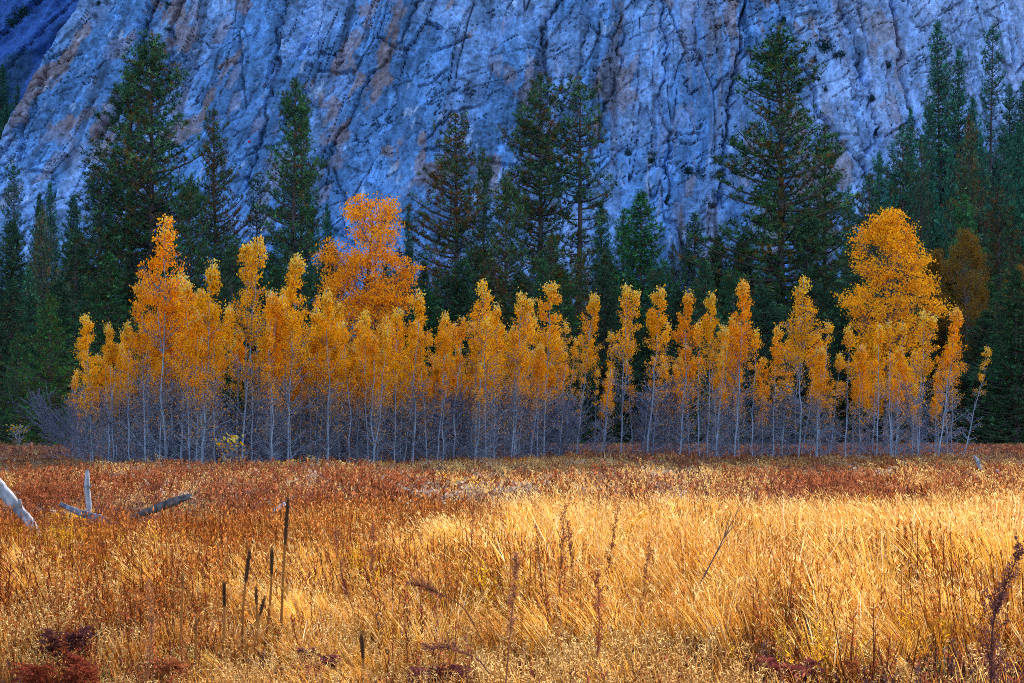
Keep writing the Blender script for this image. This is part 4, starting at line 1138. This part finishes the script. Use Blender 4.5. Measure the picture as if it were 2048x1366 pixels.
# bunchgrass
lay(2600, 6.5, 22, lambda x, y, px: [0.9 + 0 * x, 0.5 * (1 - smooth(900, 1300, px))], [[0, 1, 2, 3, 4], [14]], 0.7, 1.1,
    keep=lambda x, y, px: np.clip(0.42 + 0.62 * smooth(480, 1050, px), 0, 1) * smooth(8.2, 10.5, y) * (0.15 + smooth(-0.15, 0.15, fbm(x / 1.2, y / 1.8, 3, 330))))
# rust weeds, mostly on the left, and a yellow clump or two
lay(3200, 9.0, 23, lambda x, y, px: [0.8 + 0 * x, 0.4 + 0 * x, 0.03 + 1.6 * (1 - smooth(30, 120, np.abs(px - 110))) * smooth(13, 16, y) + 1.2 * (np.abs(px - 690) < 45) * (np.abs(y - 12.5) < 1.5)], [[8], [9], [12]], 0.7, 1.15,
    keep=lambda x, y, px: np.clip(0.12 + 0.70 * (1 - smooth(350, 1050, px)) * smooth(11, 15, y) + 0.8 * smooth(0.08, 0.28, fbm(x / 1.2, y / 1.8, 3, 331)), 0, 1))
x = np.concatenate(X_); y = np.concatenate(Y_); n = len(x)
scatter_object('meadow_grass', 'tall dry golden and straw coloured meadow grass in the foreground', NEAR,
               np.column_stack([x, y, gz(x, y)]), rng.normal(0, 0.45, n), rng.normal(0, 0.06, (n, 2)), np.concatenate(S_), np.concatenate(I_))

# mid: coarser tufts, rust and brown
MID = tuft_collection('mid_tuft', [
    gold_tuft(21, 0.8, 60, 0.010, 0.16, wind=0.12), gold_tuft(22, 0.6, 60, 0.010, 0.18, ((0.52, 0.27, 0.08), (0.66, 0.42, 0.16)), 0.08),
    weed_tuft(23, 0.7, 16, 0.012, 0.2, (0.30, 0.095, 0.04), 14, 0.08), weed_tuft(24, 0.55, 16, 0.012, 0.22, (0.19, 0.07, 0.05), 14, 0.07),
    weed_tuft(25, 0.5, 18, 0.012, 0.26, (0.17, 0.085, 0.08), 14, 0.07), weed_tuft(26, 0.42, 18, 0.012, 0.26, (0.24, 0.12, 0.09), 14, 0.07),
    weed_tuft(27, 0.55, 10, 0.010, 0.24, (0.26, 0.12, 0.08), 8, 0.06, head=(0.40, 0.30, 0.23)),
    weed_tuft(28, 0.7, 18, 0.012, 0.2, (0.75, 0.40, 0.03), 20, 0.07),
    gold_tuft(29, 0.45, 50, 0.012, 0.2, ((0.40, 0.28, 0.12), (0.55, 0.40, 0.18)), 0.05)])
n = 21000
x, y = field(n, 22, 66, rng, 0.08)
pxp = 1024 + x / y * FPX
na = fbm(x / 5, y / 9, 3, 311); nb_ = fbm(x / 3, y / 6, 3, 312); nc = fbm(x / 9, y / 14, 3, 313)
right = smooth(1500, 1850, pxp)
goldw = (0.9 * (1 - smooth(21, 23 + 12 * right, y)) * smooth(500, 1000, pxp) + 0.05 + 0.5 * right * smooth(0.0, 0.3, na) * (1 - smooth(36, 48, y)))
tanw = 0.38 + 0.7 * smooth(-0.1, 0.3, nc)
rustw = (0.8 * (1 - smooth(700, 1100, pxp)) * (1 - smooth(30, 44, y)) + 0.9 * right * (1 - smooth(34, 50, y)) + 0.22) * (0.5 + smooth(-0.2, 0.3, nb_))
redw = 0.28 + 0.3 * smooth(0.0, 0.35, nb_)
brow = 0.55 + 0.7 * smooth(-0.1, 0.35, -nc)
headw = 0.05 + 0.14 * smooth(0.1, 0.35, fbm(x / 4, y / 5, 2, 315))
yelw = 0.9 * (1 - smooth(30, 110, np.abs(pxp - 90))) * (1 - smooth(23, 26, y)) + 0.004
dryw = 0.25 + 0.4 * smooth(-0.1, 0.3, -nb_)
Wt = np.stack([goldw, tanw, rustw, redw, brow, headw, yelw, dryw], 1); Wt /= Wt.sum(1, keepdims=True)
pick = np.minimum((rng.random(n)[:, None] > np.cumsum(Wt, 1)).sum(1), 7)
lut = [[0], [1], [2], [3], [4, 5], [6], [7], [8]]
idx = np.array([lut[p][rng.integers(len(lut[p]))] for p in pick])
s = rng.uniform(0.7, 1.25, n) * (1.0 - 0.25 * smooth(30, 55, y)) * (1 - 0.35 * (1 - smooth(24, 30, y)) * (1 - smooth(450, 700, pxp))) * (0.85 + 0.3 * smooth(-0.3, 0.3, nc))
scatter_object('meadow_weeds', 'rust red and brown weeds mixed with tan grass across the middle meadow', MID,
               np.column_stack([x, y, gz(x, y)]), rng.uniform(0, 6.28, n) * (idx > 1), rng.normal(0, 0.08, (n, 2)), np.column_stack([s * 1.15, s * 1.15, s]), idx)
FAR = tuft_collection('far_tuft', [
    gold_tuft(41, 0.5, 46, 0.022, 0.30, ((0.55, 0.34, 0.12), (0.70, 0.50, 0.24)), 0.03, False),
    weed_tuft(42, 0.45, 18, 0.022, 0.35, (0.26, 0.11, 0.08), 12, 0.10), weed_tuft(43, 0.5, 18, 0.022, 0.35, (0.40, 0.13, 0.06), 12, 0.10),
    gold_tuft(44, 0.4, 46, 0.022, 0.30, ((0.36, 0.26, 0.13), (0.50, 0.36, 0.18)), 0.03, False)])
n = 21000
x, y = field(n, 64, 165, rng, 0.06)
nc = fbm(x / 14, y / 14, 3, 323)
pxp = 1024 + x / y * FPX
Wt = np.stack([0.5 + 0.5 * smooth(100, 130, y), 0.4 + 0.5 * smooth(-0.1, 0.3, nc) * (1 - smooth(95, 115, y)), 0.25 + 0.5 * smooth(1300, 1700, pxp) * (1 - smooth(100, 120, y)), 0.35 + 0 * y], 1); Wt /= Wt.sum(1, keepdims=True)
idx = np.minimum((rng.random(n)[:, None] > np.cumsum(Wt, 1)).sum(1), 3)
s = rng.uniform(0.7, 1.25, n) * (1 + 0.3 * (1 - smooth(76, 92, y)) * smooth(0.0, 0.4, fbm(x / 5, y / 5, 2, 324)))
scatter_object('far_meadow_grass', 'low tan and russet grass around and behind the grove', FAR,
               np.column_stack([x, y, gz(x, y)]), rng.uniform(0, 6.28, n), rng.normal(0, 0.06, (n, 2)), np.column_stack([s * 1.2, s * 1.2, s]), idx)

# ------------------------------------------------------------------ things in the meadow
def wpt(px, py, D):
    return np.array(px2w(px, py, D))

def mullein(top, bot, headrow, D, label, rad=0.021, leaves=5):
    rng = np.random.default_rng(int(top[0])); rad = rad * 0.62
    P1 = wpt(*top, D); P0 = wpt(*bot, D); P0[2] = gz(P0[0], D) - 0.02
    f = (headrow - top[1]) / max(bot[1] - top[1], 1)
    e = empty('mullein_stalk', P0)
    L1 = P1 - P0
    m = 14; s = np.linspace(0, 1, m)
    bend = np.array([rng.normal(0, 0.025), 0.01, 0])
    pts = L1[None] * s[:, None] + bend[None] * np.sin(s * math.pi)[:, None]
    st = MB(); st.tube(pts, 0.0115 - 0.004 * s, 6, (0.36, 0.15, 0.04)); st.build('stem', M_FORB, e)
    # seed head: capsules packed round the spike
    hd = MB(); k = 260
    t = 1 - f * rng.random(k); az = rng.uniform(0, 6.28, k)
    c = np.column_stack([np.interp(t, s, pts[:, d]) for d in range(3)])
    u = (1 - t) / f
    rr = rad * (0.55 + 0.6 * np.sin(np.clip(u, 0, 1) * math.pi) ** 0.5) * rng.uniform(0.6, 1.15, k)
    out = np.column_stack([np.cos(az), np.sin(az), np.full(k, 0.45)])
    hd.tube(np.column_stack([np.interp(np.linspace(1 - f, 1, 8), s, pts[:, d]) for d in range(3)]), rad * np.array([0.5, 0.75, 0.8, 0.8, 0.78, 0.75, 0.65, 0.35]), 7, (0.08, 0.04, 0.022))
    ud = unit(out)
    sdv = unit(np.cross(ud, np.array([[0, 0, 1.0]])))
    hd.diamonds(c + ud * (rr * 0.4)[:, None], ud, sdv, rr * 0.9, rr * 0.7, np.array([[0.17, 0.08, 0.04]]) * rng.uniform(0.4, 1.9, (k, 1)))
    up = unit(np.cross(sdv, ud))
    hd.diamonds(c + ud * (rr * 0.4)[:, None], ud, up, rr * 0.9, rr * 0.7, np.array([[0.17, 0.08, 0.04]]) * rng.uniform(0.4, 1.9, (k, 1)))
    hd.build('seed_head', M_FORB, e)
    for q in range(leaves):
        lf = MB(); t0 = rng.uniform(0.08, 1 - f - 0.08)
        c0 = np.array([np.interp(t0, s, pts[:, d]) for d in range(3)])
        a = rng.uniform(0, 6.28); Ll = rng.uniform(0.06, 0.15) * (1.3 - t0)
        o2 = np.array([math.cos(a), math.sin(a), 0]); sd = np.array([-o2[1], o2[0], 0])
        w = Ll * 0.28; vs = []
        for i2, (ff, wf) in enumerate(((0, 0.25), (0.35, 1.0), (0.7, 0.8), (1.0, 0.1))):
            pc = c0 + o2 * Ll * (ff * 0.7) + np.array([0, 0, Ll * (0.35 * math.sin(ff * 2.2) - 0.75 * ff * ff)])
            tw = sd * math.cos(ff * 1.2) + np.array([0, 0, 1]) * math.sin(ff * 1.2)
            vs += [pc + tw * w * wf, pc + np.array([0, 0, -0.3 * w * wf]), pc - tw * w * wf]
        fq = []
        for i2 in range(3):
            for j2 in range(2):
                b0 = i2 * 3 + j2; fq.append([b0, b0 + 1, b0 + 4, b0 + 3])
        lf.add(np.array(vs), fq, None, np.array([0.62, 0.25, 0.05]) * rng.uniform(0.6, 1.2))
        lf.build('dry_leaf', M_FORB, e, True)
    tag(e, label, 'mullein', 'dead mullein stalks')

mullein((577, 988), (560, 1345), 1092, 10.0, 'tallest dead mullein stalk with long dark seed spike and curled leaves', 0.023, 9)
mullein((501, 1097), (486, 1345), 1166, 10.0, 'mullein stalk with stout dark spike, left of the leaning one', 0.023)
mullein((544, 1093), (521, 1330), 1152, 10.2, 'right leaning mullein stalk next to the tallest', 0.021)
mullein((512, 1172), (510, 1350), 1212, 9.8, 'short mullein between the stout spiked and the leaning one', 0.017, 3)
mullein((531, 1192), (519, 1350), 1232, 9.7, 'short dark mullein spike just below the leaning one', 0.018, 3)
mullein((448, 1160), (439, 1350), 1212, 9.6, 'lone mullein left of the main mullein cluster', 0.021, 3)
mullein((366, 1145), (354, 1330), 1176, 9.8, 'thin mullein with tiny head far left of the cluster', 0.014, 2)
mullein((392, 1232), (390, 1360), 1268, 9.2, 'tiny low mullein in grass left of the lone one', 0.015, 2)
mullein((722, 1262), (716, 1375), 1306, 8.7, 'short thick dark mullein right of the cluster near the bottom edge', 0.020, 2)

def fern(px, py, D, r, label, col=(0.22, 0.045, 0.02), n=11):
    rng = np.random.default_rng(int(px))
    x = (px - 1024) / FPX * D; z = CAMZ + (HOR - py) / FPX * D
    z0 = float(gz(x, D)) - 0.02
    e = empty('fern_clump', (x, D, z0)); h = max(z - z0, 0.15)
    for k in range(n):
        a = k * 2.4 + rng.normal(0, 0.3); L = r * rng.uniform(0.7, 1.25)
        m = 12; s = np.linspace(0, 1, m); o2 = np.array([math.cos(a), math.sin(a), 0])
        P = o2[None] * (L * s)[:, None] + np.array([[0, 0, 1]]) * (h * (1.5 * s - 0.9 * s ** 2 - 0.2 * s ** 4) * rng.uniform(0.7, 1.25))[:, None]
        fb = MB(); fb.tube(P, 0.0035 * (1.1 - s), 3, np.array(col) * 0.7, cap=False)
        sd = np.array([-o2[1], o2[0], 0])
        for i in range(2, m):
            for sg in (-1, 1):
                pl = L * 0.42 * math.sin(math.pi * min(1, (1.12 - s[i]) * 0.95)) + 0.02
                dr = unit(sd * sg + o2 * 0.5 + np.array([0, 0, rng.normal(-0.15, 0.25)]))
                q = 6
                bp = P[i][None] + dr[None] * (np.linspace(0.05, 1, q) * pl)[:, None]
                for s2 in (-1, 1):
                    d2 = unit(np.tile(o2 * s2 * 0.9 + dr * 0.6, (q, 1)) + rng.normal(0, 0.2, (q, 3)))
                    fb.diamonds(bp, d2, unit(np.cross(d2, rand_dirs(q, rng))), 0.30 * pl * np.linspace(1, 0.4, q) + 0.008, 0.016, np.array([col]) * rng.uniform(0.5, 1.6, (q, 1)))
        fb.build('frond', M_FORB, e)
    tag(e, label, 'fern', 'dried ferns in the grass')
fern(112, 1265, 8.6, 0.20, 'large dark red dried fern in the lower left corner', (0.20, 0.04, 0.02), 13)
fern(132, 1188, 9.6, 0.14, 'small curled dark fern above the large red one', (0.09, 0.03, 0.03), 9)
fern(312, 1262, 8.8, 0.16, 'reddish dried fern right of the large dark red one', (0.26, 0.08, 0.03), 9)
fern(1625, 1098, 13.5, 0.36, 'maroon dried fern in golden grass right of centre', (0.22, 0.05, 0.03), 12)
fern(1700, 1092, 14.0, 0.30, 'brownish fern just right of the maroon one', (0.20, 0.06, 0.04), 10)
fern(1585, 1270, 8.8, 0.18, 'maroon fern low at the bottom right of centre', (0.22, 0.05, 0.04), 10)
fern(2030, 1262, 8.8, 0.22, 'dark maroon fern cut by the right picture edge', (0.18, 0.04, 0.03), 11)
fern(884, 1290, 8.5, 0.16, 'purple brown dried fern at the bottom middle', (0.17, 0.05, 0.04), 10)
fern(628, 1258, 9.4, 0.14, 'small dark fern just right of the tallest mullein foot', (0.16, 0.05, 0.05), 9)

def plume(pts, D, label, col=(0.27, 0.10, 0.05), wd=0.05, sides=10, dens=1.0, name='weed_stalk', start=0.35):
    """dead weed: a stem with short side sprays of small brown seeds"""
    rng = np.random.default_rng(int(pts[0][0] * 3 + pts[0][1]))
    q = np.array([wpt(a, b, D) for a, b in pts]); q[0, 2] = gz(q[0, 0], D) - 0.02
    e = empty(name, q[0]); q = q - q[0]
    s0 = np.linspace(0, 1, len(q)); s = np.linspace(0, 1, 16)
    P = np.column_stack([np.interp(s, s0, q[:, d]) for d in range(3)])
    P[1:-1] = (P[:-2] + 2 * P[1:-1] + P[2:]) / 4
    P[:, 1] += 0.05 * np.sin(s * 3)
    st = MB(); st.tube(P, 0.0055 * (1.15 - s), 5, np.array(col) * 0.8); st.build('stem', M_FORB, e)
    pl = MB()
    up = unit(P[-1] - P[0])
    for k in range(int(sides)):
        t = rng.uniform(start, 0.98); c0 = np.array([np.interp(t, s, P[:, d]) for d in range(3)])
        L = wd * rng.uniform(1.2, 3.2) * (1.25 - t * 0.8)
        dr = unit(up * 1.1 + rand_dirs(1, rng)[0] * 0.75)
        m = max(6, int(26 * dens * L / 0.12)); f = rng.random((m, 1))
        sc = c0[None] + dr[None] * (f * L) + rng.normal(0, 0.006, (m, 3))
        dv = unit(dr[None] * 0.6 + rand_dirs(m, rng))
        pl.sticks(np.stack([c0, c0 + dr * L * 0.5, c0 + dr * L])[None], np.array([[0.002, 0.0016, 0.001]]), np.array(col) * 0.8)
        pl.diamonds(sc, dv, unit(np.cross(dv, rand_dirs(m, rng))), rng.uniform(0.010, 0.022, m), rng.uniform(0.006, 0.011, m), np.array([col]) * rng.uniform(0.5, 1.5, (m, 1)))
    m = int(140 * dens); t = rng.uniform(start, 1, m)
    sc = np.column_stack([np.interp(t, s, P[:, d]) for d in range(3)]) + rng.normal(0, 0.010, (m, 3))
    dv = unit(up[None] * 0.5 + rand_dirs(m, rng))
    pl.diamonds(sc, dv, unit(np.cross(dv, rand_dirs(m, rng))), rng.uniform(0.012, 0.026, m), 0.010, np.array([col]) * rng.uniform(0.5, 1.5, (m, 1)))
    pl.build('foliage', M_FORB, e)
    tag(e, label, 'weed', 'dead weed stalks')
plume([(1000, 1420), (1022, 1250), (1035, 1110)], 7.6, 'tall pinkish brown weed plume at the bottom middle', (0.40, 0.16, 0.08), 0.035, 22, 1.3, start=0.45)
plume([(1090, 1400), (1118, 1230), (1130, 1000)], 10.5, 'brown weed with feathery side sprays in the middle grass', (0.26, 0.09, 0.05), 0.06, 24)
plume([(1140, 1380), (1150, 1200), (1135, 1040)], 10.8, 'second feathery brown weed crossing the first', (0.25, 0.09, 0.05), 0.06, 20)
plume([(1070, 1360), (1085, 1180), (1072, 1050)], 11.0, 'slim brown weed left of the two feathery ones', (0.27, 0.10, 0.05), 0.04, 14)
plume([(1212, 1330), (1216, 1150), (1236, 1015)], 11.0, 'dark brown spire weed right of the feathery ones', (0.24, 0.08, 0.04), 0.035, 16)
plume([(1275, 1330), (1290, 1180), (1302, 1070)], 11.0, 'thin brown weed right of the dark spire weed', (0.25, 0.09, 0.05), 0.03, 12)
plume([(1185, 1420), (1200, 1260), (1195, 1120)], 8.6, 'rust weed low in the bottom middle', (0.34, 0.10, 0.05), 0.04, 18)
plume([(1980, 1400), (1992, 1240), (2048, 1088)], 6.2, 'big dark plume weed slanting up at the right edge', (0.16, 0.06, 0.05), 0.05, 40, 1.6, start=0.2)
plume([(700, 1330), (690, 1200), (668, 1060)], 11.5, 'brown weed left of the yellow clump', (0.26, 0.09, 0.06), 0.045, 18)
plume([(752, 1330), (740, 1200), (748, 1040)], 12.0, 'brown weed right of the yellow clump', (0.26, 0.09, 0.06), 0.045, 18)
plume([(1010, 1270), (930, 1215), (860, 1180), (815, 1165)], 9.5, 'long brown weed bent over to the left in the middle', (0.24, 0.09, 0.05), 0.05, 26, 1.0, start=0.5)
plume([(1040, 1345), (960, 1320), (890, 1296), (850, 1300)], 8.3, 'low brown weed bent to the left near the bottom', (0.24, 0.09, 0.06), 0.04, 18, 1.0, start=0.4)
plume([(945, 1250), (940, 1130), (948, 1000)], 13.0, 'reddish spire weed left of the feathery ones', (0.32, 0.10, 0.05), 0.04, 18)
plume([(284, 1420), (300, 1280), (296, 1160)], 8.4, 'pale rust weed at the bottom left', (0.36, 0.15, 0.07), 0.035, 20)
plume([(1235, 1000), (1240, 1100), (1262, 1050), (1300, 1025)][1:] , 12.5, 'yellow leaved weed bending right in golden grass', (0.75, 0.36, 0.02), 0.02, 6, 0.6, start=0.3)

# slanting bare branch in the grass
q = np.array([wpt(a, b, 10.5) for a, b in [(1345, 1290), (1390, 1190), (1420, 1130), (1448, 1075), (1482, 1008)]]); q[0, 2] = 0
e = empty('bare_branch', q[0]); q = q - q[0]
mb = MB(); mb.tube(q, [0.007, 0.006, 0.005, 0.004, 0.002], 5, (0.16, 0.09, 0.08)); mb.build('stem', M_FORB, e)
for k, (i, dx, dz) in enumerate([(2, 0.13, 0.20), (3, 0.10, 0.10), (3, 0.05, 0.16), (1, 0.10, 0.2)]):
    mb = MB(); mb.tube(np.array([q[i], q[i] + [dx * 0.5, 0.02, dz * 0.55], q[i] + [dx, 0.03, dz]]), [0.004, 0.003, 0.0015], 4, (0.18, 0.10, 0.08)); mb.build('twig', M_FORB, e)
tag(e, 'thin bare branch slanting up to the right through golden grass', 'branch')

# weathered logs
def log(pts, rads, D, label, name='fallen_log', col=(0.50, 0.50, 0.54), knots=3, stubs=(), dep=0.0):
    rng = np.random.default_rng(int(pts[0][0] + pts[0][1]))
    q = np.array([wpt(a, b, D + dep * i) for i, (a, b) in enumerate(pts)])
    s0 = np.linspace(0, 1, len(q)); m = 26; s = np.linspace(0, 1, m)
    P = np.column_stack([np.interp(s, s0, q[:, d]) for d in range(3)])
    c0 = P[0].copy(); e = empty(name, (c0[0], c0[1], 0.0)); P = P - np.array([c0[0], c0[1], 0])
    r = np.interp(s, np.linspace(0, 1, len(rads)), rads)
    mb = MB(); n = 12
    tan = np.gradient(P, axis=0); tan = unit(tan)
    ref = np.array([0, 1.0, 0]); a = unit(np.cross(tan, ref)); b = np.cross(tan, a)
    th = np.arange(n) * 2 * math.pi / n
    lobes = 1 + 0.13 * np.sin(th * 3 + 1.0)[None, :] + 0.09 * rng.normal(size=(1, n)) + 0.05 * rng.normal(size=(m, n))
    ring = P[:, None] + (r[:, None] * lobes)[..., None] * (np.cos(th)[None, :, None] * a[:, None] + np.sin(th)[None, :, None] * b[:, None])
    ends = rng.normal(0, 0.5, (2, n))
    ring[-1] += tan[-1][None] * (r[-1] * ends[0])[:, None]; ring[0] -= tan[0][None] * (r[0] * ends[1])[:, None]
    i = np.arange(m - 1)[:, None] * n; j = np.arange(n)[None]; j2 = (j + 1) % n
    qd = np.stack([i + j, i + j2, i + n + j2, i + n + j], -1).reshape(-1, 4)
    V = np.concatenate([ring.reshape(-1, 3), P[:1], P[-1:]])
    tr = [[k, (k + 1) % n, m * n] for k in range(n)] + [[(m - 1) * n + (k + 1) % n, (m - 1) * n + k, m * n + 1] for k in range(n)]
    cc = np.array(col)[None] * rng.uniform(0.75, 1.2, (len(V), 1))
    blot = np.repeat((fbm(s * 7, s * 0, 2, int(pts[0][0])) > 0.35).astype(float), n); cc[:m * n] *= (1 - 0.5 * blot * (rng.random(m * n) < 0.7))[:, None]
    mb.add(V, qd, tr, cc); mb.build('trunk', M_DRIFT, e, True)
    for (t, dx, dy, dz, rr) in stubs:
        c = np.array([np.interp(t, s, P[:, d]) for d in range(3)])
        sb = MB(); sb.tube(np.array([c, c + np.array([dx, dy, dz]) * 0.6, c + np.array([dx, dy, dz])]), [rr * 1.3, rr, rr * 0.7], 7, np.array(col) * 0.6); sb.build('branch_stub', M_DRIFT, e, True)
    tag(e, label, 'log' if 'log' in name else 'snag', 'weathered dead wood')
WH = (0.29, 0.29, 0.33); DK = (0.12, 0.10, 0.10)
log([(-40, 935), (0, 975), (62, 1048), (85, 1085)], [0.085, 0.08, 0.06, 0.045], 19, 'thick pale weathered log slanting down at the left edge', col=WH, stubs=[(0.55, 0.02, -0.08, 0.16, 0.03)])
log([(180, 1075), (178, 1010), (174, 978), (175, 942)], [0.045, 0.04, 0.042, 0.026], 20.5, 'upright white snag standing among the rust weeds at left', 'standing_snag', WH, stubs=[(0.66, 0.07, -0.02, 0.06, 0.016)])
log([(120, 1008), (160, 1026), (200, 1038), (262, 1062)], [0.03, 0.045, 0.06, 0.03], 20, 'grey log lying low behind the foot of the white snag', col=(0.17, 0.17, 0.21), stubs=[(0.55, 0.05, -0.05, -0.3, 0.03), (0.75, 0.1, -0.1, 0.12, 0.02)])
log([(255, 1038), (300, 1022), (345, 1004), (382, 992)], [0.03, 0.055, 0.062, 0.04], 21.5, 'dark split log slanting up to the right of the white snag', col=DK)
log([(537, 1035), (552, 1022), (572, 1008)], [0.03, 0.04, 0.03], 21.5, 'short blue grey log end behind the tallest mullein', col=(0.42, 0.44, 0.52))
log([(1526, 975), (1522, 960), (1519, 953)], [0.07, 0.07, 0.03], 36, 'small pale snag stub above the golden grass right of centre', 'standing_snag', WH)
log([(1962, 938), (1955, 920), (1947, 911)], [0.06, 0.055, 0.02], 38, 'pale bent snag stub among rust weeds near the right edge', 'standing_snag', WH)
log([(2002, 955), (1995, 944), (1990, 938)], [0.045, 0.045, 0.02], 36, 'short grey snag right of the pale bent stub', 'standing_snag', (0.4, 0.4, 0.44))
log([(1352, 962), (1360, 950), (1364, 942)], [0.09, 0.11, 0.06], 46, 'dark charred stump in the brown meadow right of centre', 'charred_stump', (0.035, 0.03, 0.035))
log([(2030, 1010), (2034, 985), (2042, 978)], [0.02, 0.02, 0.012], 26, 'thin forked grey stick near the right edge in golden grass', 'standing_snag', (0.4, 0.4, 0.46), stubs=[(0.5, -0.06, 0, 0.1, 0.01)])

# the red speck on the pale rock, its bag shape a guess
p = cliff_point(499, 284)
mb = MB(); mb.tube(np.array([[0, 0, 0], [0, 0, 0.12], [0.02, 0, 0.5], [0, 0, 0.62]]), [0.18, 0.27, 0.26, 0.12], 10, (0.75, 0.02, 0.03))
o = mb.build('red_speck', M_FORB, None, True); o.location = (p[0], p[1] - 0.35, p[2] - 0.3)
tag(o, 'tiny red speck on the pale rock left of the dense green spire', 'bag')

# scrub over the wooded slope
SC = bpy.data.collections.new('scrub_tuft')
for k, (a, d) in enumerate(CS):
    o = bpy.data.objects.new('scrub_tuft_%02d' % k, d); o.color = (1.0, 1.25, 1.3, 1); SC.objects.link(o)
n = 5200
x = rng.uniform(-165, 165, n); y = rng.uniform(208, 345, n)
s = rng.uniform(0.9, 2.6, n)
scatter_object('slope_scrub', 'dark teal scrub covering the slope below the cliff', SC, np.column_stack([x, y, hz(x, y) + 0.3 * s]), rng.uniform(0, 6.28, n), rng.normal(0, 0.2, (n, 2)), np.column_stack([s, s, s * 0.8]), rng.integers(0, 3, n))
